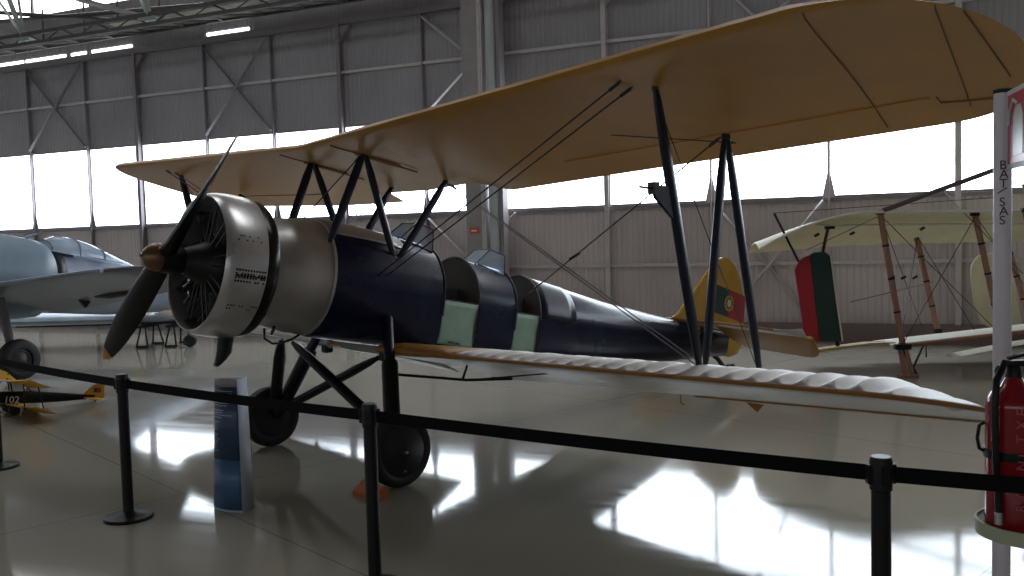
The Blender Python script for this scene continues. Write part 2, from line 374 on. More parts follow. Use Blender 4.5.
# ceiling, the walls on the camera side and their added fill panes
t = MB(); t.box(((D0+D1)/2,(WC+N0)/2,9.9),(D1-D0,WC-N0,.2)); room_obj(t, 'ceiling', M['roof'], smooth=False)
t = MB(); 
for nm, pts in (('wall_left',((D0-.1,(WC+N0)/2),(.2,WC-N0))),('wall_right',((D1+.1,(WC+N0)/2),(.2,WC-N0)))):
    t = MB(); (x,y),(sx,sy) = pts; t.box((x,y,4.9),(sx,sy,9.8)); room_obj(t, nm, M['corr'], smooth=False)
t = MB(); t.box(((D0+D1)/2,N0-.1,4.9),(D1-D0,.2,9.8)); room_obj(t, 'wall_front', M['roof'], smooth=False)
t = MB(); t.box(((D0+D1)/2,N0+.03,3.5),(D1-D0-1,.04,2.0)); room_obj(t, 'window_40', M['pane_fill'], smooth=False)  # unseen glowing strip behind the camera, added for fill light
t = MB(); t.box((D0+.03,(WC+N0)/2,3.5),(.04,WC-N0-1,2.0)); room_obj(t, 'window_41', M['pane_fill'], smooth=False)  # second added fill strip, out of view on the left wall

# ------------------------------------------------------------------ the biplane
PSI = radians(47.4); O = (-1.631,7.607,0)
PHI = atan2(-cos(PSI), -sin(PSI))                    # local x = forward, local y = port, local z = up
plane = empty('biplane', O, PHI, 'large navy-blue and ochre biplane with radial engine, in the centre of the hangar', 'biplane')
TH = radians(9.5); cT, sT = cos(TH), sin(TH)
def B(bx, s, bz): return Vector((bx*cT-bz*sT, s, 1.61+bx*sT+bz*cT))
AX = Vector((cT,0,sT)); NZ = Vector((-sT,0,cT))
def interp(tab, x):
    for a, b in zip(tab, tab[1:]):
        if (a[0]-x)*(b[0]-x) <= 0:
            k_ = (x-a[0])/(b[0]-a[0]) if b[0] != a[0] else 0
            return [p+(q-p)*k_ for p, q in zip(a, b)]
    return list(tab[0]) if (x > tab[0][0]) == (tab[0][0] > tab[-1][0]) else list(tab[-1])
#      bx     w    zt    zs     zb    e
FUS = [(.70,.40,.40,0,-.38,2),(.60,.435,.425,0,-.42,2),(.50,.475,.455,0,-.455,2),(.17,.485,.495,0,-.50,2),(-.2,.475,.50,-.02,-.52,2.6),(-.99,.445,.445,-.06,-.55,5),
       (-1.45,.425,.375,-.065,-.56,6),(-1.93,.40,.335,-.085,-.57,6),(-2.28,.38,.305,-.13,-.57,6),(-2.9,.35,.245,-.14,-.55,6),(-3.6,.305,.165,-.145,-.52,5),(-5.1,.18,.07,-.10,-.42,4),(-6.15,.05,.02,-.08,-.30,3)]
def section(bx, n=40, grow=0., a0=0, a1=2*pi, closed=True):
    _, w_, zt, zs, zb, e = interp(FUS, bx); pts = []
    w_ += grow; zt += grow; zb -= grow
    N = n if closed else n+1
    for i in range(N):
        t_ = a0+(a1-a0)*i/n; c_, s_ = cos(t_), sin(t_)
        if s_ >= 0: x = w_*c_; z = zs+(zt-zs)*s_
        else: x = w_*math.copysign(abs(c_)**(2/e), c_); z = zs+(zb-zs)*abs(s_)**(2/e); x *= 1-.035*(zs-z)/(zs-zb)
        pts.append(B(bx, x, z))
    return pts
def stations(a, b, st=.12):
    k_ = max(1, round(abs(a-b)/st)); return [a+(b-a)*i/k_ for i in range(k_+1)]
# forward decking, middle decking, rear fuselage: one navy hull with two cut-down cockpit bays
h = MB()
h.loft([section(x) for x in stations(.17,-.99)], caps=(False,True))
h.loft([section(x) for x in stations(-1.45,-1.93)])
h.loft([section(x) for x in stations(-2.31,-6.15,.25)])
fus = None
for a, b in ((-.99,-1.45),(-1.93,-2.31)):            # belly tray across each cockpit bay
    rs = []
    for x in stations(a,b,.1):
        full = section(x, 60); zlim = -.445
        low = [p for p in section(x, 60, 0, pi+.02, 2*pi-.02, False)]
        low = [p for p in low if (p-B(x,p.y,0)).dot(NZ) < -.45]
        rs.append(low)
    m_ = min(len(r) for r in rs); rs = [r[(len(r)-m_)//2:(len(r)-m_)//2+m_] for r in rs]
    h.loft(rs, caps=(False,False), closed=False)
fus = h.build('fuselage', M['navy'], plane)
# rivet lines / panel seam along the side
s_ = MB()
for sd in (1,):
    for x in stations(.1,-.97,.045):
        w_ = interp(FUS,x)[1]
        for zz in (-.05,-.075): s_.lathe(B(x, sd*(w_-.002), interp(FUS,x)[3]+zz+.05), (0,sd,0), [(0,.006),(.006,.004),(.008,.0)], n=6)
s_.build('rivets', M['navy_strut'], fus)
# grey drum ahead of the navy fuselage and the grey top panel
t = MB(); t.loft([section(x) for x in stations(.70,.17,.06)], caps=(True,False)); gt = t.build('nose_panel', M['alu_tank'], plane)
gt['label'] = 'dull aluminium drum panel between the engine cowling and the navy fuselage'
t = MB(); t.lathe(B(.172,0,0), AX, [(-.012,.485),(-.012,.502),(.012,.502),(.012,.485)], n=48, close=True); t.build('band', M['alu_tank'], gt)
t = MB(); t.loft([section(x, 24, .006, radians(48), radians(132), False) for x in stations(.17,-.62)], caps=(False,False), closed=False)
t.build('top_panel', M['alu_tank'], plane, solid=.004)
# rear top panel with metallic sheen just behind the aft cockpit
t = MB(); t.loft([section(x, 24, .005, 0.02, pi-.02, False) for x in stations(-2.31,-2.85)], caps=(False,False), closed=False); t.build('headrest_fairing', M['navy_strut'], plane, solid=.004)
# cockpit bulkheads (front faces of the deckings behind the bays), floor and doors
for x, nm in ((-1.45,'cockpit_bulkhead'),(-2.31,'cockpit_bulkhead')):
    t = MB(); sec = section(x+.006, 48, -.006); sec2 = section(x+.018, 48, -.006); t.loft([sec2, sec]); o = t.build(nm, M['brown'], plane); o['label'] = 'brown rounded cockpit bulkhead'
    t = MB(); ring = section(x+.02, 48, .004, 0, pi, False); t.path(ring, .011, n=6); t.build('rim', M['brown'], o)
for x in (-.99,-1.93):
    t = MB(); sec = section(x-.004, 48, -.005); sec2 = section(x-.012, 48, -.005); t.loft([sec, sec2]); t.build('instrument_panel', M['interior'], plane)
    t = MB(); ring = section(x-.01, 48, .004, -.05, pi+.05, False); t.path(ring, .009, n=6); t.build('coaming', M['navy_strut'], plane)
for (a, b, zt_, zbd) in ((-.985,-1.445,-.066,-.485),(-1.925,-2.305,-.10,-.535)):
    for sd in (1,-1):
        t = MB(); cols = []
        for x in stations(a,b,.06):
            w_, zs = interp(FUS,x)[1], interp(FUS,x)[3]; zb = interp(FUS,x)[4]; col = []
            for i in range(9):
                z = zt_+( zbd-zt_)*i/8
                e = interp(FUS,x)[5]; q = min(1,max(0,(zs-z)/(zs-zb))); xx = w_*(1-q**e)**(1/e)*(1-.035*q)
                bow = .018*sin(pi*i/8)
                col.append(B(x, sd*(xx-.012-bow), z))
            cols.append(col)
        t.loft(cols, caps=(False,False), closed=False); o = t.build('cockpit_door', M['green'], plane, solid=.012); o['label'] = 'pale green cockpit side panel'
        if sd == 1:
            for (x0,z0,x1,z1) in ((a-.02,zt_-.01,b+.02,zt_-.01),(a-.02,zt_-.01,a-.02,-.42),(b+.02,zt_-.01,b+.02,-.42)):
                pass
            t = MB()
            w1 = interp(FUS,(a+b)/2)[1]
            t.tube(B(a-.14,w1-.03,zbd+.045),B(a-.20,w1-.03,zbd+.045),.008,n=6); t.tube(B(a-.22,w1-.03,zbd+.04),B(a-.27,w1-.03,zbd+.04),.008,n=6)
            t.path([B(a-.008,w1-.0,zt_+.004),B((a+b)/2,w1-.012,zt_+.004),B(b+.008,w1-.02,zt_+.004)],.007,n=6)
            t.build('latch', M['brown'], o)
    xs = (a+b)/2
    t = MB(); t.path([B(xs+.12,.05,-.35),B(xs+.10,.08,-.1),B(xs+.08,.12,.02)], .012); t.path([B(a-.03,.30,-.02),B(a-.11,.24,.04),B(a-.15,.22,.035)], [.014,.012,.006]); t.build('control_stick', M['steel'], plane)
    t = MB(); t.box(B(xs-.05,0,-.33),(.30,.34,.05),Matrix.Rotation(-TH,3,'Y')); t.box(B(b+.06,0,-.13),(.04,.36,.40),Matrix.Rotation(-TH,3,'Y')); t.build('pilot_seat', M['interior'], plane, bevel=.01)
    t = MB(); t.box(B(xs,0,-.40),(abs(a-b),.66,.02),Matrix.Rotation(-TH,3,'Y')); t.build('cockpit_floor', M['interior'], plane)
# windscreens
def windscreen(x0, zf, w_, hgt):
    r = MB(); g_ = MB()
    zb = zf
    a_ = B(x0+.16,0,zb+.01); b_ = B(x0-.02,0,zb+hgt)
    # three flat panes: centre and two wings
    P = {}
    for sd in (1,-1):
        c0 = B(x0+.14, sd*w_*.55, zb+.005); c1 = B(x0-.03, sd*w_*.5, zb+hgt)
        d0 = B(x0-.14, sd*w_*1.05, zb-.09); d1 = B(x0-.16, sd*w_*.85, zb+hgt*.72)
        P[sd] = (c0,c1); g_.add([c0,c1,d1,d0], [(0,1,2,3)])
        for p, q in ((c0,c1),(c1,d1),(d1,d0),(c0,d0)): r.tube(p, q, .006, n=6)
    g_.add([P[1][0],P[1][1],P[-1][1],P[-1][0]], [(0,1,2,3)])
    r.tube(P[1][1],P[-1][1],.006,n=6); r.tube(P[1][0],P[-1][0],.006,n=6)
    o = g_.build('windscreen', M['glass'], plane, smooth=False, merge=False); r.build('windscreen_frame', M['navy_strut'], o); return o
windscreen(-.82,.455,.24,.17); windscreen(-1.74,.345,.23,.16)
# grab mark on decking
t = MB(); t.path([B(-1.63,.33,.16),B(-1.67,.34,.10),B(-1.73,.335,.11),B(-1.74,.32,.17)],.008); t.build('hand_grip', M['black'], plane)

# engine cowling ring
t = MB(); prof = [(.80,.562),(.86,.567),(.95,.568),(1.04,.562),(1.10,.548),(1.125,.532),(1.12,.522),(1.08,.522),(1.0,.54),(.88,.552),(.80,.553)]
t.lathe(B(0,0,0), AX, prof, n=72, close=True); cw = t.build('engine_cowling', M['alu'], plane); cw['label'] = 'aluminium ring cowling with stencilled rows of rivets'
# rivets and latches on the cowling
t = MB()
def on_cowl(x, ang):
    r = .5665; return B(x, r*cos(ang), r*sin(ang)), Vector((0,cos(ang),0))+NZ*sin(ang)
for ang0, rows in ((-.12,(-.10,-.05,0,.05)),(.33,(0,.06)),(-.62,(0,.05))):
    for dr in rows:
        for i in range(11):
            if random.random() < (.15 if ang0 == -.12 else .5): continue
            p, n_ = on_cowl(.82+i*.0225, ang0+dr); t.box(p, (.012,.010,.014) if ang0 == -.12 else (.010,.008,.010))
for i in range(9):
    p, n_ = on_cowl(.82+i*.027, -.145); t.box(p, (.022,.010,.014))
t.build('cowling_rivets', M['black'], cw)
# dark exhaust collector ring behind the cowling
t = MB(); t.lathe(B(0,0,0), AX, [(.80,.52),(.80,.545),(.765,.553),(.72,.55),(.69,.53),(.68,.47),(.72,.45),(.78,.46)], n=64, close=True); col = t.build('exhaust_collector', M['collector'], plane)
# exhaust pipe below
t = MB(); rings = []
for u_, x_, hl in ((0,.80,.07),(.13,.80,.068),(.19,.82,.048),(.235,.845,.024),(.25,.86,.008)):
    c_ = Vector((.79 if 0 else .0,0,0)); z_ = -.545-u_; rings.append([B(x_-.0+hl*cos(a)*.9, -.02+.045*sin(a), z_) for a in [2*pi*i/16 for i in range(16)]])
t.loft(rings); t.build('exhaust_pipe', M['black_metal'], plane)
t = MB(); t.path([B(.60,.22,-.46),B(.58,.20,-.54),B(.50,.18,-.575),B(.40,.14,-.57),B(.28,.10,-.53),B(.22,.1,-.49)], .010); t.path([B(.52,.22,-.44),B(.47,.1,-.50),B(.40,0,-.46)],.012); t.build('drain_hose', M['black'], plane)
# radial engine
t = MB(); t.lathe(B(0,0,0), AX, [(.6,.22),(.98,.23),(1.03,.20),(1.10,.15),(1.18,.12),(1.30,.07)], n=32); eng = t.build('engine', M['engine'], plane)
t = MB(); t.lathe(B(0,0,0), AX, [(.80,.545),(.815,.545),(.82,.30),(.82,.0)], n=48); t.build('baffle', M['engine_dk'], eng)
for i in range(9):
    a = 2*pi*i/9+.1; dr = Vector((0,sin(a),0))+NZ*cos(a); sdv = AX.cross(dr); c0 = B(.93,0,0)
    t = MB(); prof = [(.20,.062)]
    for j in range(13): prof += [(.24+j*.016,.08),(.247+j*.016,.08),(.249+j*.016,.066),(.254+j*.016,.066)]
    prof += [(.455,.075),(.48,.07),(.485,.0)]
    t.lathe(c0, dr, prof, n=18); t.box(c0+dr*.49+AX*.05, (.05,.05,.05)); cy = t.build('cylinder', M['engine_dk'], eng)
    t = MB(); 
    for q in (-.04,.04): t.tube(c0+AX*.13+dr*.16+sdv*q*.8, c0+AX*.11+dr*.47+sdv*q, .007, n=6)
    t.build('pushrod', M['rod'], cy)
    t = MB(); t.path([c0+AX*.02+dr*.2+sdv*.11, c0+AX*.05+dr*.36+sdv*.13, c0+AX*.06+dr*.47+sdv*.09], .017, n=8); t.box(c0+AX*.10+dr*.50,(.05,.05,.03)); t.build('intake_pipe', M['engine'], cy)
t = MB()
for a, r0 in ((3.6,.30),(3.9,.34),(2.9,.28)):
    dr = Vector((0,cos(a),0))+NZ*sin(a); t.tube(B(1.02,0,0)+dr*r0,B(1.04,0,0)+dr*(r0+.12),.010,n=6); t.lathe(B(1.03,0,0)+dr*r0,AX,[(0,.02),(.02,.02),(.03,.0)],n=8)
t.build('plug_leads', M['steel'], eng)
# propeller
pr = MB(); pr.lathe(B(0,0,0), AX, [(1.20,.09),(1.30,.115),(1.40,.11),(1.41,.09)], n=24)
prop = pr.build('propeller', M['prop'], plane)
R_ = 1.335; pdir = (Vector((0,.775,0))+NZ*.63).normalized()
PT = radians(0)
def blade(sg):
    d = pdir*sg; tg = AX.cross(d)       # direction of blade motion
    rings = []; tip = []
    N = 26
    for j in range(N+1):
        q = j/N; r = .05+q*(R_-.05)
        ch = (.155+.06*sin(min(1,q*1.82)*pi/2)) if q < .55 else .215*(1-((q-.55)/.5)**2.4*.78)
        if q > .93: ch *= max(.12, sqrt(max(0,1-((q-.93)/.072)**2)))
        th_ = .10*(1-q)**1.3+.010
        beta = radians(62)-radians(40)*q**.6 if 1 else 0
        cd = (tg*cos(beta)+AX*sin(beta)*PITCH); nd = d.cross(cd).normalized()
        ring = []
        for i in range(16):
            a = 2*pi*i/16; ring.append(B(1.37,0,0)+d*r+cd*(ch/2*cos(a))+nd*(th_/2*sin(a)))
        rings.append(ring)
    t = MB(); t.loft(rings[:-2]); b_ = t.build('blade', M['prop'], prop)
    t = MB(); t.loft(rings[-3:]); tp = t.build('blade_tip', M['proptip'], b_)
PITCH = -1.
blade(1); blade(-1)
t = MB(); t.lathe(B(0,0,0), AX, [(1.40,.105),(1.42,.110),(1.45,.106),(1.48,.094),(1.51,.068),(1.53,.035),(1.537,.014),(1.552,.012),(1.555,0)], n=32); t.build('spinner', M['bronze'], prop)

# ---------------- wings
TILT = .225
def airfoil(n=14):
    up = []; lo = []
    for i in range(n+1):
        c = (i/n)**1.6 if 1 else i/n
        yt = .60*(.2969*sqrt(c)-.126*c-.3516*c*c+.2843*c**3-.1036*c**4)*1.05; cam = 4*.05*c*(1-c)*.9
        up.append((c, cam+yt)); lo.append((c, cam-yt*.62))
    return up, lo
UPR, LOW = airfoil(16)
def wing_sec(s, tLE, tTE, uLE, uTE, thick=1., wave=0.):
    P = []
    ch = tLE-tTE
    def pt(c, y): 
        return Vector((tLE-ch*c, s, uLE+(uTE-uLE)*c+y*ch*thick))
    for c, y in reversed(UPR): P.append(pt(c, y-wave*sin(pi*min(1,c/.9))**.6))
    for c, y in LOW[1:-1]: P.append(pt(c, y))
    return P
def tipshape(q):  # 0 at start of rounding .. 1 at tip
    return sqrt(max(0,1-q*q))
def upper_params(s):
    a = abs(s); tu = -.21; Hc = 2.634; d = .0332*a*(1.12 if a > 3 else 1.0)
    le, te = .41, -1.29
    if a < .68: te = -.97
    elif a < .80: te = -.97-.30*(a-.68)/.12
    if s < 0: a_s = a*1.045
    else: a_s = a*.985
    if a_s > 4.42:
        q = min(1,(a_s-4.42)/(5.20-4.42)); f = tipshape(q); mid = -.50
        le = mid+(le-mid)*(.04+.96*f**.85); te = mid+(te-mid)*(.04+.96*tipshape(max(0,(q-.15)/.85)))
    uL = 2.725+.045*a; uT = 2.32+.043*a-(.06*min(1,a/2) if s < 0 else 0)
    cv = lambda o: uT+(uL-uT)*(o+1.29)/1.70
    return tu+le, tu+te, cv(le), cv(te)
secs = []
ss = sorted(set([round(-4.975+i*.05,3) for i in range(205)]+[.68,-.68,5.26,5.274]))
for s in ss:
    a,b,c,d = upper_params(s); ribd = abs((s/.30) % 1 - .5)*2       # 1 at rib
    th = .8 if abs(s) < 4.5 else .8*max(.15,1-(abs(s)-4.5)/.8)
    secs.append(wing_sec(s, a, b, c, d, th, wave=.006*(1-ribd**2)))
t = MB(); t.loft(secs); uw = t.build('upper_wing', M['fabric'], plane, sharp=70)
uw['label'] = 'ochre fabric upper wing'
# hinge line, spanwise and chordwise seam tapes on the underside
def under(pf, s, c, th=.8, off=.004):
    a,b,u0,u1 = pf(s); ch = a-b
    y = 0
    th = .8 if abs(s) < 4.5 else .8*max(.15,1-(abs(s)-4.5)/.8)
    for (c0,y0),(c1,y1) in zip(LOW, LOW[1:]):
        if c0 <= c <= c1: y = y0+(y1-y0)*(c-c0)/(c1-c0)
    return Vector((a-ch*c, s, u0+(u1-u0)*c+y*ch*th-off))
def strip(pf, pts, w_, m, name, par, th=.8):
    t = MB(); t.path([under(pf, s, c, th) for s, c in pts], w_, n=5); return t.build(name, m, par)
M['seam'] = mat('dark_seam_tape', (.16,.075,.02), .5); M['gap'] = mat('bright_hinge_gap', (.55,.23,.05), .5)
def under_abs(s, c0):
    a,b,_,_ = upper_params(s); t_ = .20-1.70*c0; c = min(.985,max(.02,(a-t_)/(a-b)))
    return (s, c)
hp = [under_abs(1.85+i*.1, .772) for i in range(29)]
strip(upper_params, hp, .006, M['gap'], 'hinge_line', uw)
strip(upper_params, [under_abs(4.69,.772),under_abs(4.68,.82),under_abs(4.78,.832),under_abs(4.94,.845)], .005, M['seam'], 'aileron_edge', uw)
strip(upper_params, [(-s*.93,c) for s,c in hp], .006, M['seam'], 'hinge_line', uw)
for s0, s1, ca, cb in ((4.60,4.28,.01,.95),(5.09,4.80,.16,.88),(5.17,5.10,.22,.70)): strip(upper_params, [under_abs(s0+(s1-s0)*i/24, ca+(cb-ca)*i/24) for i in range(25)], .004, M['seam'], 'seam_tape', uw)
for s in (.42,-.42): strip(upper_params, [(s,.05+.5*i/10) for i in range(11)], .006, M['seam'], 'seam_tape', uw)
t = MB()
for s in (.42,-.42):
    a_ = under(upper_params, s, .22); b_ = under(upper_params, s, .68); t.path([a_+(b_-a_)*i/6+Vector((0,0,-.01)) for i in range(7)], .008, n=6)
t.build('fuel_pipe', M['edge'], uw)

def lower_params(s):
    a = abs(s); tl = -.574; le, te = .26, -1.17
    if a > 4.55:
        q = min(1,(a-4.55)/.63); f = tipshape(q); mid = -.50
        le = mid+(le-mid)*(.04+.96*f); te = mid+(te-mid)*(.04+.96*tipshape(max(0,(q-.1)/.9)))
    uLE = .985+.0215*a; uTE = .55+.038*a
    fr = (tl+.26-(tl+le))/1.43; fr2 = (tl+.26-(tl+te))/1.43
    return tl+le, tl+te, uLE+(uTE-uLE)*fr, uLE+(uTE-uLE)*fr2
for sd, lab in ((1,'silver fabric port lower wing with scalloped leading edge'),(-1,'silver fabric starboard lower wing')):
    secs = []
    nn = 300
    for i in range(nn+1):
        a_ = .30+(5.16-.30)*i/nn; s = a_*sd; A_,B_,u0,u1 = lower_params(s)
        ribd = abs(((a_-.1)/.155) % 1 - .5)*2; amp = .052*min(1,max(.12,(a_-.6)/1.6))
        th = .95 if a_ < 4.6 else .95*max(.12,1-(a_-4.6)/.62)
        P = []; ch = A_-B_
        for c, y in reversed(UPR):
            wv = amp*(1-ribd**1.1)*(min(1,(c/.05)**.7))*(1 if c < .35 else max(0,1-(c-.35)/.4))
            P.append(Vector((A_-ch*c, s, u0+(u1-u0)*c+y*ch*th-wv)))
        for c, y in LOW[1:-1]: P.append(Vector((A_-ch*c, s, u0+(u1-u0)*c+y*ch*th)))
        secs.append(P)
    t = MB(); t.loft(secs)
    nr = len(secs[0])
    for j in range(nn):
        if .30+(5.16-.30)*j/nn < 1.35+.1*sin(j*.9):
            for i in range(9, 18): t.m[j*nr+i] = 1
    lw = t.build('lower_wing', [M['silver_fab'], M['fabric']], plane, sharp=70); lw['label'] = lab
    t = MB(); pts = []
    for i in range(61):
        a_ = .42+(5.14-.42)*i/60; A_,B_,u0,u1 = lower_params(a_*sd); pts.append(Vector((A_+.004, a_*sd, u0+.002)))
    t.path(pts, [.015+.030*max(0,1-i/16) for i in range(61)], n=8); t.build('leading_edge', M['edge'] if sd > 0 else M['silver_fab'], lw)
    t = MB(); pts = []
    for i in range(31):
        a_ = 2.6+(4.8-2.6)*i/30; A_,B_,u0,u1 = lower_params(a_*sd); pts.append(Vector((B_, a_*sd, u1-.004)))
    t.path(pts, .009, n=6); t.build('trailing_edge', M['edge'], lw)
    t = MB(); A_,B_,u0,u1 = lower_params(3.15*sd); t.prism([(B_+.06,3.10*sd,u1-.01),(B_+.06,3.24*sd,u1-.01),(B_+.05,3.18*sd,u1-.07)],(-.02,0,0)); t.path([(B_+.35,2.72*sd,u1+.05),(B_+.35,2.72*sd,u1-.01),(B_+.35,2.75*sd,u1-.02)],.006); t.build('aileron_bracket', M['edge'], lw)
# under-wing bar near the root (pitot line / footstep rail)
t = MB(); t.path([(-.32,.56,.80),(-.75,1.0,.74),(-.95,1.35,.76)], .012); t.tube((-.72,.98,.74),(-.78,.98,.86),.010); t.path([(-.75,1.0,.74),(-1.2,1.6,.80)],.006); t.build('footstep_rail', M['black'], plane)

# ---------------- struts
def strut(name, a, b, w_=.034, m='navy_strut', flat=.5, par=None, up=(1,0,0)):
    t = MB(); a = Vector(a); b = Vector(b); d = (b-a).normalized(); L = (b-a).length
    k0, k1 = .10*L, .90*L
    pts = [(0,.45),(.06*L,.75),(.2*L,1),(.8*L,1),(.94*L,.75),(L,.45)]
    u = Vector(up); u = (u-d*u.dot(d)).normalized(); ww = d.cross(u); rings = []
    for q, r in pts: rings.append([a+d*q+u*(w_*r*cos(2*pi*i/14))+ww*(w_*r*flat*sin(2*pi*i/14)) for i in range(14)])
    t.loft(rings)
    t.lathe(a-d*.0, d, [(-.015,.012),(-.01,.022),(.02,.022),(.03,.012)], n=8); t.lathe(b, d, [(-.03,.012),(-.02,.022),(.01,.022),(.015,.012)], n=8)
    return t.build(name, M[m], par or plane)
for sd in (1,-1):
    zf = 2.79; 
    strut('interplane_strut', (-.22,3.45*sd,2.79), (-.62,3.45*sd,1.06), .046)
    strut('interplane_strut', (-.95,3.45*sd,2.535), (-1.31,3.45*sd,.93), .042)
    strut('interplane_strut', (-.94,3.44*sd,2.535), (-.66,3.46*sd,1.06), .042)
    strut('cabane_strut', (-.19,.42*sd,2.67), (.14,.38*sd,1.93), .040, flat=.45)
    strut('cabane_strut', (-.20,.42*sd,2.67), (-.50,.37*sd,1.76), .036, flat=.5)
    strut('cabane_strut', (-1.05,.42*sd,2.45), (-.53,.37*sd,1.75), .036, flat=.5)
# pitot head on the port front strut
t = MB(); pz = Vector((-.40,3.45,2.10)); t.prism([pz+Vector((.0,-.012,.10)),pz+Vector((.22,-.012,.10)),pz+Vector((.20,-.012,.03)),pz+Vector((.03,-.012,-.10))],(0,.024,0)); t.tube(pz+Vector((.2,0,.08)),pz+Vector((.34,0,.09)),.007,n=6); t.box(pz+Vector((.21,0,.085)),(.05,.05,.07))
t.build('pitot_head', M['navy_strut'], plane)
t = MB(); t.box((-.0,3.3,2.79),(.05,.03,.03)); 
# rigging
def wire(a, b, r=.006, m='wire'):
    t = MB(); t.tube(a, b, r, n=6); a = Vector(a); b = Vector(b); d = (b-a).normalized(); t.tube(a+d*.02, a+d*.10, r*2, n=6); return t.build('rigging_wire', M[m], plane)
for sd in (1,-1):
    wire((-.02,3.36*sd,2.80), (-.26,.43*sd,1.62)); wire((-.12,3.36*sd,2.775), (-.36,.43*sd,1.62))
    wire((-.95,3.40*sd,2.53), (-1.33,.42*sd,1.00))
    wire((-1.05,.42*sd,2.44), (-.64,3.42*sd,1.08), .005, 'wire_lt'); wire((-1.08,.45*sd,2.42), (-.70,3.42*sd,1.08), .005, 'wire_lt')
    wire((-.20,3.44*sd,2.78), (-1.30,3.44*sd,.97), .003)
wire((-.19,.40,2.66), (.10,-.38,2.0)); 
wire((-1.1,3.42,2.50),(-.8,2.6,2.62),.004)
t = MB(); t.tube((-1.135,1.86,1.74),(-1.145,1.96,1.79),.012,n=6); t.build('wire_spacer', M['black'], plane)

# ---------------- landing gear
for sd in (1,-1):
    leg = MB(); top = Vector((-.34,.47*sd,1.28)); hub = Vector((-.02,.95*sd,.30)); d = (hub-top)
    leg.lathe(top, d, [(-.01,.0),(0,.036),(.02,.045),(d.length*.42,.045)], n=16); L_ = leg.build('gear_leg', M['navy_strut'], plane)
    t = MB(); t.lathe(top, d, [(d.length*.36,.062),(d.length*.38,.068),(d.length*.95,.068),(d.length*1.0,.05)], n=16); t.build('oleo_sleeve', M['black'], L_)
    t = MB(); ax = Vector((0,sd,0)); t.tube((-.02,.92*sd,.30),(-.02,1.11*sd,.28),.03)
    t.build('axle', M['black'], L_)
    wh = MB(); wc = Vector((0,1.05*sd,.285))
    wh.lathe(wc, (0,sd,0), [(-.055,.19),(-.07,.22),(-.07,.25),(-.05,.277),(0,.285),(.05,.277),(.07,.25),(.07,.22),(.055,.19)], n=48, close=True)
    W_ = wh.build('wheel', M['tyre'], plane)
    t = MB(); t.lathe(wc, (0,sd,0), [(-.055,.0),(-.06,.10),(-.05,.20),(.062,.20),(.080,.12),(.090,.04),(.10,.035),(.102,0)], n=32); hb = t.build('hub_cap', M['hub'], W_)
    t = MB(); t.lathe(wc+Vector((0,.103*sd,0)), (0,sd,0), [(0,.018),(.012,.014),(.014,0)], n=12); t.box(wc+Vector((0,.078*sd,-.15)),(.02,.012,.012)); t.build('valve', M['steel'], hb)
    # cross and rear braces
    if sd > 0: strut('gear_brace', (-.03,.95,.36), (.09,-.38,1.04), .052, 'black', .75)
    else: strut('gear_brace', (-.03,-.95,.34), (-.27,.40,.93), .052, 'black', .75); strut('gear_brace', (-.0,-.97,.34), (.2,-.40,1.06), .056, 'black', .75)
t = MB(); t.box((-.30,.47,.945),(.08,.08,.07)); t.box((-.30,-.47,.945),(.08,.08,.07)); t.build('gear_fitting', M['black'], plane, bevel=.006)

# ---------------- tail
def thin(poly, th, name, m, par, bevel=.012):
    """poly in (bx,bz) body coordinates, thickness th across"""
    t = MB(); t.prism([B(x,-th/2,z) for x,z in poly], (0,th,0)); return t.build(name, m, par, bevel=bevel)
fin = thin([(-4.94,.10),(-5.05,.17),(-5.70,.86),(-5.80,.94),(-5.91,.985),(-6.05,.985),(-6.18,.93),(-6.28,.84),(-6.38,.70),(-6.46,.52),(-6.52,.25),(-6.53,.16),(-6.50,.02),(-5.3,.04)], .05, 'fin', M['yellow'], plane)
fin['label'] = 'yellow tail fin and rudder with a green and red flag'
rud = thin([(-6.02,.02),(-6.50,.0),(-6.50,-.17),(-6.42,-.26),(-6.25,-.31),(-6.0,-.31),(-5.85,-.27),(-5.75,-.20),(-5.9,-.05)], .045, 'rudder_foot', M['yellow'], plane)
fg = [(-5.93,.60),(-6.20,.60),(-6.20,.28),(-5.93,.28)]
def quadf(x0,x1,z0,z1,z0b,z1b,m,nm,par,y):
    t = MB(); t.prism([B(x0,y,z0),B(x1,y,z0b),B(x1,y,z1b),B(x0,y,z1)], (0,.002*(1 if y>0 else -1),0)); return t.build(nm, m, par, smooth=False)
for y in (.0255,-.0255):
    quadf(-5.78,-6.12,.62,.25,.575,.21,M['flag_green'],'flag_green',fin,y); quadf(-6.12,-6.50,.575,.21,.53,.16,M['flag_red'],'flag_red',fin,y)
    sg = 1 if y > 0 else -1
    t = MB(); t.lathe(B(-6.12,y+.003*sg,.395), (0,sg,0), [(0,.085),(.002,.085),(.002,.105),(0,.105)], n=28, close=True); t.lathe(B(-6.12,y+.003*sg,.395), (0,sg,0), [(0,.05),(.003,.05)], n=20)
    for i in range(6):
        a = pi*i/6; t.tube(B(-6.12+.09*cos(a),y+.004*sg,.395+.09*sin(a)),B(-6.12-.09*cos(a),y+.004*sg,.395-.09*sin(a)),.004,n=4)
    em = t.build('flag_emblem', M['cream_ring'], fin)
    t = MB(); t.prism([B(-6.085,y+.005*sg,.44),B(-6.155,y+.005*sg,.44),B(-6.155,y+.005*sg,.38),B(-6.12,y+.005*sg,.345),B(-6.085,y+.005*sg,.38)], (0,.002*sg,0)); t.build('shield', M['white'], em, smooth=False)
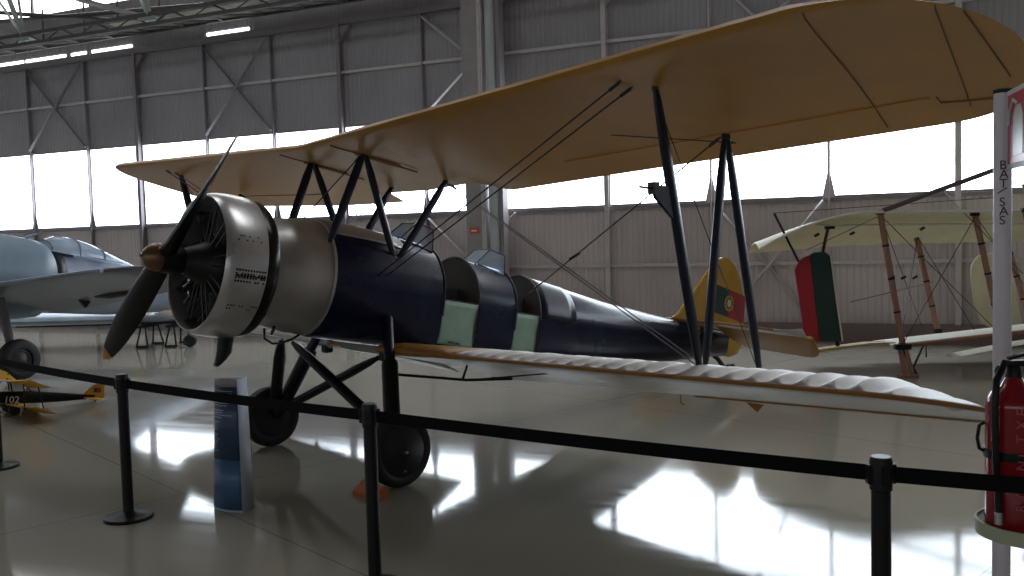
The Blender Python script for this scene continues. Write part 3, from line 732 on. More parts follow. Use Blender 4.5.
for sd in (1,-1):
    # stabiliser
    secs = []
    for i in range(31):
        q = i/30; s = (.06+1.32*q); le = -4.97-.26*q; te = -5.66-.02*q
        if q > .86: k_ = (q-.86)/.14; le -= .30*(1-sqrt(1-k_*k_))*1.1
        u0 = .875-.10*q; u1 = u0-.12
        ring = []
        for j in range(16):
            a = 2*pi*j/16; c = .5-.5*cos(a); ring.append(Vector((le+(te-le)*c, s*sd, u0+(u1-u0)*c+.034*sin(a)*(1-.5*c)*(1-.6*max(0,(q-.8)/.2)))))
        secs.append(ring)
    t = MB(); t.loft(secs); st = t.build('tailplane', M['silver_fab'], plane); t = MB(); t.path([(-4.965-.26*q, (.06+1.32*q)*sd, .878-.10*q) for q in [i/12*.88 for i in range(13)]], .014, n=6); t.build('leading_edge', M['edge'], st); 
    # drooping elevator
    secs = []
    for i in range(31):
        q = i/30; s = .12+1.32*q; k_ = max(0,(q-.78)/.22); ch = .52*(.12+.88*sqrt(max(0,1-k_**2.2))); h0 = Vector((-5.67-.02*q, s*sd, .755-.10*q)); d = Vector((-.80,0,-.60))*ch
        if q < .12: d *= .55+.45*q/.12
        nrm = Vector((.6,0,-.8)); secs.append([h0+d*c+nrm*tt for c, tt in ((0,.02),(.2,.022),(.6,.012),(1,.004),(1,-.004),(.6,-.012),(.2,-.022),(0,-.02))])
    t = MB(); t.loft(secs); t.build('elevator', M['fabric'], plane)
t = MB(); t.path([B(-5.6,0,-.2),B(-6.0,0,-.35),(-6.05,0,.10),(-6.15,0,.02)],.03); t.lathe((-6.15,-.03,.09),(0,1,0),[(0,.02),(0,.09),(.06,.09),(.06,.02)],n=20); t.build('tail_wheel', M['tyre'], plane)
t = MB(); t.box(B(-5.25,.17,.0),(.12,.02,.05)); t.box(B(-5.3,.16,-.06),(.06,.02,.04)); t.build('tail_fitting', M['edge'], plane)

# wheel chocks
def to_world(t, s, u): 
    S_ = Vector((cos(PSI),-sin(PSI),0)); F_ = Vector((-sin(PSI),-cos(PSI),0)); return Vector(O)+S_*s+F_*t+Vector((0,0,u))
def chock(t_, s_, label, flip):
    m = MB(); L = .30
    m.prism([(0,-L/2,0),(.13*flip,-L/2,0),(.13*flip,-L/2,.03),(.03*flip,-L/2,.10),(0,-L/2,.06)], (0,L,0))
    o = m.build('wheel_chock', M['orange'], bevel=.006); o.location = to_world(t_, s_, 0); o.rotation_euler = (0,0,PHI); tag(o, label, 'wheel chock', 'orange wheel chocks under the biplane'); return o
chock(.24,1.10,'orange wheel chock in front of the biplane wheel nearest the camera',1)
chock(.24,-1.12,'orange wheel chock in front of the biplane far wheel, beside the blue information stand',1)

# ------------------------------------------------------------------ belt barriers
def stanchion(x, y, label):
    e = empty('barrier_post', (x,y,0), 0, label, 'barrier post', 'black belt barrier posts')
    t = MB(); t.lathe((0,0,0),(0,0,1),[(0,.166),(.012,.168),(.022,.16),(.034,.06),(.05,.04)],n=48); t.build('base', M['black_metal'], e)
    t = MB(); t.tube((0,0,.03),(0,0,.93),.037,n=24); t.build('pole', M['black_metal'], e)
    t = MB(); t.lathe((0,0,0),(0,0,1),[(.90,.037),(.905,.043),(1.015,.043),(1.03,.038),(1.03,.0)],n=28); hd = t.build('belt_head', M['black'], e)
    t = MB(); t.lathe((0,0,0),(0,0,1),[(1.028,.036),(1.033,.036),(1.034,0)],n=28); t.build('cap', mat('grey_cap', (.20,.21,.24), .4), hd)
    for a in (0,pi/2,pi,3*pi/2):
        t = MB(); t.box((.047*cos(a),.047*sin(a),.965),(.018 if a in (0,pi) else .03,.03 if a in (0,pi) else .018,.075)); t.build('belt_clip', M['black'], hd, bevel=.003)
    return e
P0 = (-4.62,7.80); P1 = (-2.77,6.2); P2 = (-.797,4.79); P3 = (1.404,3.365); P4 = (3.3,2.55)
for p, l in ((P0,'black barrier post cut by the left photo edge, near the small model biplane'),(P1,'black barrier post left of the blue information stand'),(P2,'black barrier post in front of the biplane near wheel'),(P3,'nearest black barrier post, left of the fire extinguisher')): stanchion(p[0],p[1],l)
def belt(a, b, label, u0=.965, u1=.965):
    t = MB(); n = 14; a = Vector((*a,0)); b = Vector((*b,0)); d = (b-a).normalized(); a = a+d*.05; b = b-d*.05; s = d.cross(Vector((0,0,1)))
    rings = []
    for i in range(n+1):
        q = i/n; c = a+(b-a)*q; z = u0+(u1-u0)*q-.008*4*q*(1-q); hh = .031
        rings.append([c+s*.0012+Vector((0,0,z-hh)), c+s*.0012+Vector((0,0,z+hh)), c-s*.0012+Vector((0,0,z+hh)), c-s*.0012+Vector((0,0,z-hh))])
    t.loft(rings); o = t.build('barrier_belt', M['belt'], smooth=False); tag(o, label, 'barrier belt', 'black belts of the barrier'); return o
belt(P0,P1,'black belt from the leftmost barrier post to the post beside the blue stand'); belt(P1,P2,'black belt passing over the blue information stand to the post before the near wheel')
belt(P2,P3,'long black belt across the biplane wing reflection, ending at the nearest barrier post'); belt(P3,P4,'black belt running in front of the red fire extinguisher')

# ------------------------------------------------------------------ blue information stand
e = empty('information_stand', (-2.05,6.33,0), 0, 'blue printed information stand with white side, behind the barrier belt by the far wheel', 'information stand')
A = Vector((-.17,.045,0)); Bq = Vector((.075,-.085,0)); Cq = Vector((.115,.07,0)); 
def up_(p, k_, z):
    k2 = 1-.24*z; q_ = Bq+(Vector((p.x,p.y,0))-Bq)*k2; return Vector((q_.x, q_.y, z))
def curve_face(A, Bq, bulge=.03, n=12, k_=1.):
    d = Bq-A; nrm = Vector((d.y,-d.x,0)).normalized()
    return [(A+d*i/n+nrm*bulge*sin(pi*i/n)) for i in range(n+1)]
foot = curve_face(A,Bq)
def face_z(z0, z1, m, nm, par):
    t = MB(); rs = []
    for z in (z0,z1): rs.append([up_(p, 1-.12*z, z) for p in foot])
    t.loft(rs, caps=(False,False), closed=False); return t.build(nm, m, par, solid=.006)
o1 = face_z(.02,.38,M['panel_blue'],'lower_panel',e); face_z(.38,.91,M['panel_navy'],'printed_panel',e); face_z(.91,.965,M['panel_top'],'header_panel',e)
t = MB(); 
loop0 = [up_(p,1,.0) for p in (Bq,Cq,A)]; loop1 = [up_(p,.884,.965) for p in (Bq,Cq,A)]
t.loft([loop0,loop1], caps=(False,False), closed=False); t.build('side_panel', M['panel_white'], e, solid=.006)
t = MB(); loopb = [up_(p,1,.003) for p in foot]+[Cq+Vector((0,0,.003))]; t.prism(loopb,(0,0,.012)); t.build('foot_plate', M['panel_white'], e)
dd = (Bq-A).normalized(); nrm = Vector((dd.y,-dd.x,0)).normalized()
rows = ['FORMAS DE MADEIRA E TELA','construido em metal e tela','motor radial de nove cilindros','','Envergadura e comprimento','Peso maximo e velocidade','Autonomia de voo','Teto de servico']
t = MB(); random.seed(2)
for i in range(26):
    z = .88-i*.0175
    if i in (3,7,12,17): continue
    L = random.uniform(.4,.95) if i < 13 else random.uniform(.12,.32)
    c0 = foot[1]; t0 = .06; x = 0
    while x < L:
        wv = random.uniform(.02,.07)
        for q in (x, ):
            a0_ = up_(A,1,z); p = a0_+dd*((.27*(1-.24*z))*(.07+q*.86))+nrm*(.007+.03*(1-.24*z)*sin(pi*(.07+q*.86)))
            t.box((p.x,p.y,z),(wv*.18,.003,.006),Matrix.Rotation(atan2(dd.y,dd.x),3,'Z'))
        x += wv+.02
t.build('printed_text', M['panel_white'], e, smooth=False)

# ------------------------------------------------------------------ sign pole and extinguisher at the right
px_, py_ = 2.0, 3.60
e = empty('sign_pole', (px_,py_,0), 0, 'white pole with red extinguisher sign and handwritten letters at the right edge', 'sign pole')
t = MB(); t.tube((0,0,.03),(0,0,2.44),.034,n=24); t.build('pole', M['pole'], e)
t = MB(); t.lathe((0,0,0),(0,0,1),[(2.44,.036),(2.455,.036),(2.46,.02),(2.46,0)],n=20); t.build('pole_cap', M['black'], e)
t = MB(); t.lathe((0,0,0),(0,0,1),[(0,.2),(.02,.2),(.03,.05),(.04,.035)],n=32); t.build('base', M['pole'], e)
sx = Vector((-.25,-.97,0)).normalized()      # sign board runs towards the camera and right
sn = Vector((-sx.y*1,sx.x,0)); sn = -sn if sn.x > 0 else sn
o0 = Vector((.03,-.02,0))
o0 = Vector((.0,-.04,0))
def sgn(a,b,z0,z1,off,th,m,nm,par,bev=0):
    t = MB(); t.prism([o0+sx*a+sn*off+Vector((0,0,z0)),o0+sx*b+sn*off+Vector((0,0,z0)),o0+sx*b+sn*off+Vector((0,0,z1)),o0+sx*a+sn*off+Vector((0,0,z1))], sn*th); return t.build(nm, m, par, smooth=False)
sb = sgn(0,.34,2.13,2.44,0,.006,M['white'],'sign_board',e)
sgn(.02,.32,2.15,2.42,.006,.002,M['sign_red'],'sign_field',sb)
t = MB(); pts = [(.10,.02),(.10,.17),(.13,.21),(.19,.21),(.22,.17),(.22,.02)]
t.prism([o0+sx*a+sn*.008+Vector((0,0,2.16+z)) for a,z in pts], sn*.002); t.path([o0+sx*a+sn*.010+Vector((0,0,2.16+z)) for a,z in ((.15,.215),(.10,.235),(.06,.20),(.05,.14))],.006)
t.build('extinguisher_symbol', M['sign_pale'], sb, smooth=False)
# hand-lettering down the pole, facing the camera
fx = Vector((py_,-px_,0)).normalized(); fy = Vector((-px_,-py_,0)).normalized()
for i, ch in enumerate('BAT/SAS'):
    z = 2.135-i*.037
    if ch == '/':
        t = MB(); p = fy*.036; t.tube(p+fx*.016+Vector((0,0,z+.036)), p-fx*.018+Vector((0,0,z+.014)), .0025, n=5); t.build('letter', M['ink'], e); continue
    p = fy*.0355-fx*.012+Vector((0,0,z))
    text('letter', ch, .05, M['ink'], e, basis((p.x,p.y,p.z), fx, Vector((0,0,1))), .001)
# tray
cx, cy_ = 1.975, 3.36
e = empty('extinguisher_tray', (cx,cy_,.713), 0, 'pale green round tray holding the red extinguisher on the white pole', 'tray')
t = MB(); t.lathe((0,0,0),(0,0,1),[(.0,.0),(.0,.187),(.055,.19),(.055,.180),(.012,.177),(.012,0)],n=48); t.build('tray', M['ring'], e)
t = MB(); t.lathe((0,0,0),(0,0,1),[(.0125,.0),(.0125,.174),(.046,.176)],n=40); t.build('tray_lining', M['black'], e)
fx2 = Vector((cy_,-cx,0)).normalized(); fy2 = Vector((-cx,-cy_,0)).normalized()
p = fy2*.192+fx2*.02+Vector((0,0,.012)); text('tray_lettering', 'SOS', .035, mat('orange_ink', (.6,.2,.05), .5), e, basis((p.x,p.y,p.z), fx2, (0,0,1)), .001)
# extinguisher
ex, ey = 1.912, 3.36
e = empty('fire_extinguisher', (ex,ey,.7275), 0, 'red fire extinguisher with black hose standing in the round tray', 'fire extinguisher')
t = MB(); t.lathe((0,0,0),(0,0,1),[(0,.09),(.01,.096),(.02,.098),(.49,.098),(.515,.094),(.54,.078),(.565,.045),(.60,.03)],n=48); bd = t.build('body', M['red'], e)
t = MB(); t.lathe((0,0,0),(0,0,1),[(.59,.03),(.64,.028),(.65,.02)],n=16); t.box((.02,0,.655),(.12,.03,.02)); t.box((.05,0,.69),(.15,.024,.012),Matrix.Rotation(-.25,3,'Y')); t.build('valve_head', M['black_metal'], e, bevel=.003)
t = MB(); t.lathe((-.065,-.02,.63),(0,-1,0),[(0,.012),(0,.022),(.004,.022),(.004,.012)],n=20,close=True); t.build('pin_ring', M['steel'], e)
hx = -fx2*.03+fy2*.115
t = MB(); t.path([Vector((.01,0,.645)), fy2*.04-fx2*.03+Vector((0,0,.66)), fy2*.10-fx2*.055+Vector((0,0,.60)), fy2*.115-fx2*.06+Vector((0,0,.50)), fy2*.112-fx2*.055+Vector((0,0,.30)), fy2*.112-fx2*.045+Vector((0,0,.10))], .013, n=10); t.build('hose', M['black'], e)
t = MB(); t.tube(fy2*.112-fx2*.045+Vector((0,0,.10)), fy2*.112-fx2*.045+Vector((0,0,.055)), .014, .016, n=12); t.build('nozzle', M['steel'], e)
t = MB(); t.lathe((0,0,0),(0,0,1),[(.29,.099),(.29,.103),(.325,.103),(.325,.099)],n=48,close=True)
t.path([fx2*-.10+fy2*.02+Vector((0,0,.42)), fx2*-.115+fy2*.03+Vector((0,0,.41)), fx2*-.122+fy2*.03+Vector((0,0,.36)), fx2*-.115+fy2*.03+Vector((0,0,.32)), fx2*-.10+fy2*.02+Vector((0,0,.31))], .007); t.build('strap', M['black'], e)
t = MB(); t.lathe((0,0,0),(0,0,1),[(.36,.0985),(.36,.0995),(.46,.0995),(.46,.0985)],n=8,a0=atan2(-.98,-.2)-1.15,a1=atan2(-.98,-.2)-.80,up=(1,0,0)); t.build('label_sticker', M['panel_white'], e)
for i, ch in enumerate('EXTINTOR'):
    a = fx2*.045; p = fy2*.0985+fx2*.045+Vector((0,0,.47-.0-i*.052)); 
    text('lettering', ch, .05, mat('pale_red_ink', (.45,.10,.11), .5) if i == 0 else bpy.data.materials['pale_red_ink'], bd, basis((p.x,p.y,p.z), (Vector((0,0,1))), -fx2*1), .003)

# ------------------------------------------------------------------ early biplane at the right (wood and linen)
def LW(x, y, z): return Vector((x,y,z))
far = empty('antique_biplane', (5.3,11.6,0), 0, 'antique wood and cream linen biplane standing behind the big biplane at right', 'biplane')
o_ = Vector(far.location)
def F3(x,y,z): return Vector((x,y,z))-o_
def ant(mb, name, m, par=far, **k): return mb.build(name, m, par, **k)
# upper surface: from left tip to beyond the frame, undercambered, trailing edge drooping behind
secs = []
for i in range(41):
    q = i/40; x = 3.32+q*7.0
    rt_ = max(0, 1-(x-3.32)/1.4)
    le_y = 11.45+rt_*.35-.02*(x-4.8); le_z = 2.15-.02*(x-4.5)-.48*rt_**1.9
    te_y = le_y+1.45*(1-.25*rt_**2); te_z = 1.70+.0*x-.08*rt_+.012*sin(x*16)*(1-rt_)
    ring = []
    for c, y in list(reversed([(j/10, .085*4*(j/10)*(1-j/10)) for j in range(11)])):
        ring.append(F3(x+.15*c, le_y+(te_y-le_y)*c, le_z+(te_z-le_z)*c+y*1.3+.012))
    for c, y in [(j/10, .085*4*(j/10)*(1-j/10)) for j in range(11)]:
        ring.append(F3(x+.15*c, le_y+(te_y-le_y)*c, le_z+(te_z-le_z)*c+y*1.3-.012*(1-c)))
    secs.append(ring)
t = MB(); t.loft(secs); uwf = ant(t, 'upper_wing', M['linen'], sharp=60)
t = MB(); t.path([F3(3.32+q*.175, 11.45+max(0,1-(q*.175)/1.4)*.35-.02*(3.32+q*.175-4.8), 2.15-.02*(3.32+q*.175-4.5)-.48*max(0,1-(q*.175)/1.4)**1.9) for q in range(41)], .018, n=6); t.build('leading_edge', M['linen2'], uwf)
t = MB(); t.path([F3(4.2+q*.3, 12.1, 1.99+.0*q-.02*(4.2+q*.3-4.5)+.0) for q in range(20)], .02, n=6); t.build('rear_spar', M['linen2'], uwf)
# lower surface
secs = []
for i in range(31):
    q = i/30; x = 4.9+q*5.3; ly = 11.42+.0*x; lz = .40+.085*(x-4.9)
    secs.append([F3(x,ly,lz+.02),F3(x+.05,ly+.3,lz+.035),F3(x+.1,ly+.8,lz-.02),F3(x+.15,ly+1.35,lz-.16),F3(x+.15,ly+1.35,lz-.17),F3(x+.1,ly+.8,lz-.04),F3(x+.05,ly+.3,lz+.0),F3(x,ly,lz-.02)])
t = MB(); t.loft(secs); lwf = ant(t, 'lower_wing', M['linen2'], sharp=60)
t = MB(); t.tube(F3(4.95,11.40,.40),F3(10.2,11.40,.85),.030,n=8); t.build('lower_spar', M['wood'], lwf)
t = MB(); t.loft([[F3(x,11.5+.05*j,z+.02) for j in range(2)]+[F3(x+.3,12.6,z-.10),F3(x+.3,12.6,z-.12),F3(x,11.5,z-.01)] for x, z in ((3.95,.33),(4.3,.38),(4.7,.42),(5.0,.42))]); t.build('wing_tip', M['wood_lt'], lwf)
t = MB(); t.loft([[F3(x,10.9,z+.03),F3(x,11.1,z+.05),F3(x,11.3,z),F3(x,11.1,z-.02)] for x, z in ((5.55,.29),(6.2,.40),(6.9,.50),(8.0,.62))]); t.build('ski', M['linen2'], far)
# struts
def wood_strut(a, b, r=.042, bands=3):
    t = MB(); a = F3(*a); b = F3(*b); t.tube(a, b, r, n=12, flat=.6); o = t.build('wing_strut', M['wood'], far)
    t = MB(); d = (b-a)
    for j in range(bands):
        q = (j+1)/(bands+1); c = a+d*q; t.tube(c-d.normalized()*.012, c+d.normalized()*.012, r*1.12, n=12, flat=.65)
    t.box(a,(.09,.07,.06)); t.box(b,(.09,.07,.06)); t.build('strut_fitting', M['black'], o); return o
for a, b in (((4.80,11.5,2.14),(5.055,11.42,.41)),((6.03,11.5,2.09),(6.33,11.42,.53)),((5.83,12.75,1.87),(6.08,12.6,.45)),((6.62,11.4,2.12),(6.95,11.35,.60)),((7.1,12.75,1.85),(7.4,12.6,.55)),((7.9,11.5,2.05),(8.2,11.4,.70))): wood_strut(a,b)
t = MB(); t.tube(F3(4.82,11.45,2.16),F3(6.30,11.45,2.66),.032,n=8); ant(t, 'boom', mat('dark_tube', (.10,.07,.08), .5))
t = MB(); t.tube(F3(6.55,11.3,2.45),F3(6.8,11.3,1.9),.035,n=8); ant(t, 'boom', M['wood'])
# landing struts
t = MB(); t.tube(F3(5.0,11.38,.42),F3(5.03,11.30,.04),.035,n=10); t.tube(F3(5.05,11.36,.42),F3(5.12,11.28,.04),.03,n=10); t.box(F3(5.06,11.29,.02),(.22,.14,.05)); ant(t, 'landing_strut', M['wood'])
t = MB(); t.tube(F3(5.32,11.40,.42),F3(5.12,11.30,.10),.014,n=6); t.tube(F3(5.02,11.36,.38),F3(5.16,11.28,.05),.022,n=6); t.tube(F3(5.35,11.40,.44),F3(5.35,11.40,.25),.010,n=6); t.box(F3(5.02,11.34,.40),(.20,.06,.07)); ant(t, 'landing_brace', M['black'])
# red and green rudder
def rudder(x0, y, pts, split, m1, m2, label, slope=0):
    t = MB(); t.prism([F3(a, y, z) for a, z in pts], (0,.035,0)); o = t.build('rudder', m1, far, bevel=.008); o['label'] = label
    return o
ry = 11.95
r_ = rudder(0, ry, [(3.86,1.46),(3.90,1.53),(3.96,1.57),(4.04,1.60),(4.10,1.02),(4.17,.42),(3.99,.43),(3.96,.48),(3.89,1.0),(3.83,1.40)], 0, M['flag_red'], None, 'red and green flag-painted rudder')
t = MB(); t.prism([F3(a, ry-.004, z) for a, z in ((4.04,1.60),(4.10,1.63),(4.24,1.64),(4.31,1.58),(4.38,1.0),(4.46,.42),(4.17,.42),(4.10,1.0))], (0,.043,0)); g_ = t.build('rudder_green_panel', mat('dark_green_dope', (.012,.045,.035), .5), r_, bevel=.006)
t = MB(); t.path([F3(4.32,ry,1.58),F3(4.39,ry,1.0),F3(4.47,ry,.42)],.012,n=6); t.build('rudder_edge', M['linen2'], r_)
t = MB(); t.tube(F3(4.16,11.6,1.96),F3(4.22,ry+.02,1.64),.022,n=8); t.tube(F3(3.98,11.6,1.98),F3(3.90,ry,1.62),.0,n=4) if 0 else None; t.tube(F3(3.50,11.75,2.17),F3(3.88,ry,1.52),.017,n=6); t.tube(F3(4.40,ry,.42),F3(4.41,ry,.33),.03,n=6); t.box(F3(4.18,11.6,1.96),(.12,.05,.04)); ant(t, 'rudder_post', M['black'])
# cream rudder at right
t = MB(); t.prism([F3(a, 13.3, z) for a, z in ((6.92,1.15),(6.93,1.35),(7.02,1.48),(7.25,1.53),(7.47,1.52),(7.55,1.40),(7.60,1.0),(7.72,.33),(7.30,.36),(7.10,.45),(6.98,.75))], (0,.04,0)); o = t.build('rudder', M['linen'], far, bevel=.01); o['label'] = 'plain cream rudder'
# rigging
t = MB()
for a, b in (((4.8,11.48,2.1),(6.3,11.4,.53)),((6.03,11.48,2.06),(5.06,11.4,.45)),((4.8,11.48,2.1),(4.2,12.6,1.65)),((6.03,11.48,2.06),(7.0,11.4,.6)),((4.56,11.9,.95),(6.0,12.6,1.15)),((4.8,11.48,2.1),(5.9,12.7,.5)),((5.84,12.7,1.8),(5.06,11.5,.45)),((5.84,12.7,1.8),(6.3,12.0,.5)),((5.4,11.45,2.6),(6.6,11.4,1.3)),((3.50,11.7,2.17),(6.5,11.45,2.3))):
    t.tube(F3(*a),F3(*b),.005,n=5)
for a in ((4.90,11.45,1.28),(5.05,11.45,1.27),(5.2,11.45,1.27),(4.05,11.8,1.85),(4.6,12.0,1.86),(5.55,12.0,1.90)): t.tube(F3(*a),F3(a[0]+.06,a[1],a[2]+.03),.018,n=6)
ant(t, 'rigging', M['wire'])
# low ledge strip and gusset on back wall behind the antique biplane
t = MB(); wbox(t, -2.6, 9, .02, .20, .0, .33); o = room_obj(t, 'baseboard_back', mat('pinkish_kerb', (.17,.12,.11), .6), smooth=False)

# ------------------------------------------------------------------ blue-grey monoplane at the left
PS2 = radians(30); S2 = Vector((cos(PS2),-sin(PS2),0)); F2 = Vector((-sin(PS2),-cos(PS2),0)); O2 = Vector((-7.52,13.24,0))-S2*1.3
mono = empty('monoplane', O2, atan2(F2.y,F2.x), 'blue-grey low-wing monoplane with bubble canopy parked at the left edge', 'monoplane')
def V2(t, s, u): return Vector((t,s,u))
t = MB(); T2 = radians(8); ax2 = Vector((cos(T2),0,sin(T2))); nz2 = Vector((-sin(T2),0,cos(T2)))
def B2(x,s,z): x -= .38; return ax2*x+Vector((0,s,0))+nz2*z+Vector((0,0,1.62))
rg = []
for x, r in ((2.4,.30),(2.35,.52),(2.1,.66),(1.2,.70),(.2,.71),(-.55,.68),(-.8,.64),(-.86,.58)): rg.append([B2(x, r*cos(a), r*sin(a)) for a in [2*pi*i/32 for i in range(32)]])
t.loft(rg); cwl = t.build('nose_cowling', M['bluegrey'], mono)
rg = []
for x, w_, h_, zc in ((-.7,.50,.54,-.02),(-1.4,.50,.52,-.02),(-2.2,.44,.50,-.02),(-3.2,.32,.36,-.06),(-5.0,.12,.22,-.05),(-6.0,.03,.12,0)): rg.append([B2(x, w_*cos(a), zc+h_*sin(a)) for a in [2*pi*i/32 for i in range(32)]])
t = MB(); t.loft(rg); t.build('fuselage', M['silver'], mono)
t = MB(); t.prism([B2(-4.9,-.03,.15),B2(-5.6,-.03,1.0),B2(-6.0,-.03,1.0),B2(-6.1,-.03,0)],(0,.06,0)); t.build('fin', M['silver'], mono, bevel=.01)
t = MB(); t.prism([B2(-5.1,-1.3,.05),B2(-5.0,0,.05),B2(-5.1,1.3,.05),B2(-5.8,1.3,.05),B2(-5.8,-1.3,.05)],(0,0,.05)); t.build('tailplane', M['silver'], mono, bevel=.01)
# canopy bubble and frames
def B2(x,s,z): x -= .12; z += .13; return ax2*x+Vector((0,s,0))+nz2*z+Vector((0,0,1.62))
rg = []; 
for x, h_, w_ in ((-1.0,.02,.30),(-1.15,.20,.34),(-1.35,.30,.36),(-1.65,.33,.36),(-2.0,.28,.34),(-2.4,.17,.28),(-2.8,.06,.2),(-3.0,.01,.12)): rg.append([B2(x, w_*cos(a), .36-.05*(-x-1)+ (h_)*sin(a)) for a in [pi*i/16 for i in range(17)]])
t = MB(); t.loft(rg, caps=(False,False), closed=False); dk = MB(); dk.loft([[B2(x, .27*cos(a)*k_, .30+.22*sin(a)*k_) for a in [pi*i/12 for i in range(13)]] for x,k_ in ((-1.12,.8),(-1.3,1),(-1.55,1.05),(-1.6,.9))], closed=False); dk.build('cockpit_interior', M['engine_dk'], mono)
cn = t.build('canopy', M['canopy'], mono, merge=False)
t = MB()
for x, h_, w_ in ((-1.15,.20,.34),(-1.65,.33,.36),(-2.15,.24,.32)): t.path([B2(x, w_*1.02*cos(pi*i/12), .365-.05*(-x-1)+h_*sin(pi*i/12)) for i in range(13)], .014, n=6)
t.path([B2(x,.345,.37-.05*(-x-1)) for x in (-1.0,-1.5,-2.0,-2.5)],.012,n=6); t.build('canopy_frame', M['silver'], cn)
def B2(x,s,z): x -= .38; return ax2*x+Vector((0,s,0))+nz2*z+Vector((0,0,1.62))
t = MB(); t.loft([[B2(x, .52*cos(a)*k_, .0+.53*sin(a)*k_) for a in [pi*i/12*.9 for i in range(13)]] for x,k_ in ((-.87,1.0),(-1.08,1.0))], caps=(False,False), closed=False); t.build('cockpit_frame', M['black'], mono, solid=.02)
t = MB(); t.tube(B2(-.45,.18,.62),B2(-.80,.14,.80),.012); t.tube(B2(-.45,-.18,.62),B2(-.80,-.14,.80),.012); t.tube(B2(-.8,.14,.8),B2(-.8,-.14,.8),.012); ws = t.build('windscreen_frame', M['bluegrey'], mono)
t = MB(); t.add([B2(-.45,.18,.62),B2(-.8,.14,.8),B2(-.8,-.14,.8),B2(-.45,-.18,.62)],[(0,1,2,3)]); t.build('windscreen', M['canopy'], mono, merge=False)
# wing
def mwing(sd):
    secs = []
    for i in range(25):
        q = i/24; s = (.35+4.15*q)*sd; le = .75-.30*q; ch = 2.1-.75*q
        if q > .9: k_ = (q-.9)/.1; c2 = ch*sqrt(max(.02,1-k_*k_)); le -= (ch-c2)*.5; ch = c2
        uL = 1.30+.085*abs(s); tw = -.215*ch
        ring = []
        for c, y in reversed(UPR): ring.append(Vector((le-ch*c, s, uL+tw*c+y*ch*.75)))
        for c, y in LOW[1:-1]: ring.append(Vector((le-ch*c, s, uL+tw*c+y*ch*.75)))
        secs.append(ring)
    t = MB(); t.loft(secs); o = t.build('wing', M['under'], mono, sharp=60)
    t = MB(); t.path([Vector((.75-.30*q+.005, (.35+4.15*q)*sd, 1.30+.085*(.35+4.15*q))) for q in [i/20*.92 for i in range(21)]], .035, n=8); t.build('leading_edge', M['silver'], o)
    return o
wg = mwing(1); mwing(-1)
t = MB(); cI = Vector((-.75,2.75,1.26)); t.lathe(cI+Vector((0,-.62,-.03)),(0,1,.085),[(0,0),(.15,.05),(.5,.085),(.9,.07),(1.2,.0)],n=20); o = t.build('landing_light_fairing', M['engine_dk'], wg)
for sd in (1,-1):
    t = MB(); t.tube((.15,1.28*sd,1.25),(.0,1.3*sd,.30),.065,n=14); t.tube((.15,1.0*sd,1.2),(.02,1.25*sd,.6),.03,n=8); lg = t.build('gear_leg', M['under'], mono)
    t = MB(); t.lathe((0,1.42*sd,.31),(0,sd,0),[(-.09,.18),(-.10,.25),(-.07,.30),(0,.315),(.07,.30),(.10,.25),(.09,.18)],n=40,close=True); wl = t.build('wheel', M['tyre'], mono)
    t = MB(); t.lathe((0,1.42*sd,.31),(0,sd,0),[(-.06,0),(-.06,.18),(.05,.18),(.07,.13),(.05,.12),(.08,.05),(.09,0)],n=28); t.build('hub', mat('dull_hub', (.05,.045,.04), .5), wl)
t = MB(); t.prism([(-.75,1.75,1.20),(-1.0,1.75,1.16),(-.88,1.75,1.03)],(0,.06,0)); t.build('flap_bracket', M['black'], mono)
# pale blue stored wing on two trestles behind it
e = empty('stored_wing', (-8.2,17.7,.435), 0, 'pale blue-grey stored wing with a yellow band lying on trestles behind the monoplane', 'aircraft wing')
t = MB(); rg = []
for x, k_ in ((-2.6,.9),(-1.5,1),(0,1),(1.0,.95),(1.55,.8),(1.75,.4)): rg.append([Vector((x, .6*k_*cos(a), .14+.13*k_*sin(a))) for a in [2*pi*i/24 for i in range(24)]])
t.loft(rg); t.build('wing_skin', M['lightblue'], e)
t = MB(); rg = []
for x, k_ in ((.78,.975),(.98,.96)): rg.append([Vector((x+.12*sin(a), .605*k_*cos(a), .14+.135*k_*sin(a))) for a in [2*pi*i/24 for i in range(24)]])
t.loft(rg, caps=(False,False)); t.build('yellow_band', mat('yellow_band_paint', (.65,.45,.03), .5), e)
t = MB(); t.box((0,-.3,.03),(3.2,.05,.05)); t.build('support_beam', M['black'], e)
def trestle(x, label):
    t = MB(); 
    for sx_ in (-1,1):
        for sy_ in (-1,1): t.tube((.04*sx_,.3*sy_,.42),(.11*sx_,.4*sy_,0),.018,n=6)
    t.box((0,0,.41),(.16,.8,.04)); t.box((0,-.35,.02),(.22,.04,.04)); t.box((0,.35,.02),(.22,.04,.04)); o = t.build('trestle', M['black']); o.location = (x,17.5,0); tag(o, label, 'trestle', 'black trestles under the stored wing'); return o
trestle(-7.22,'black trestle under the stored wing, left one of the pair'); trestle(-6.66,'black trestle under the stored wing, right one under the yellow band')
t = MB(); t.lathe((0,0,0),(.3,-1,0),[(-.04,.06),(-.05,.10),(0,.125),(.05,.10),(.04,.06)],n=24,close=True); t.lathe((0,0,0),(.3,-1,0),[(-.02,0),(-.02,.065),(.02,.065),(.03,0)],n=16); o = t.build('spare_wheel', M['tyre']); o.location = (-6.28,17.1,.125); tag(o, 'small dark wheel on the floor right of the trestles', 'wheel')

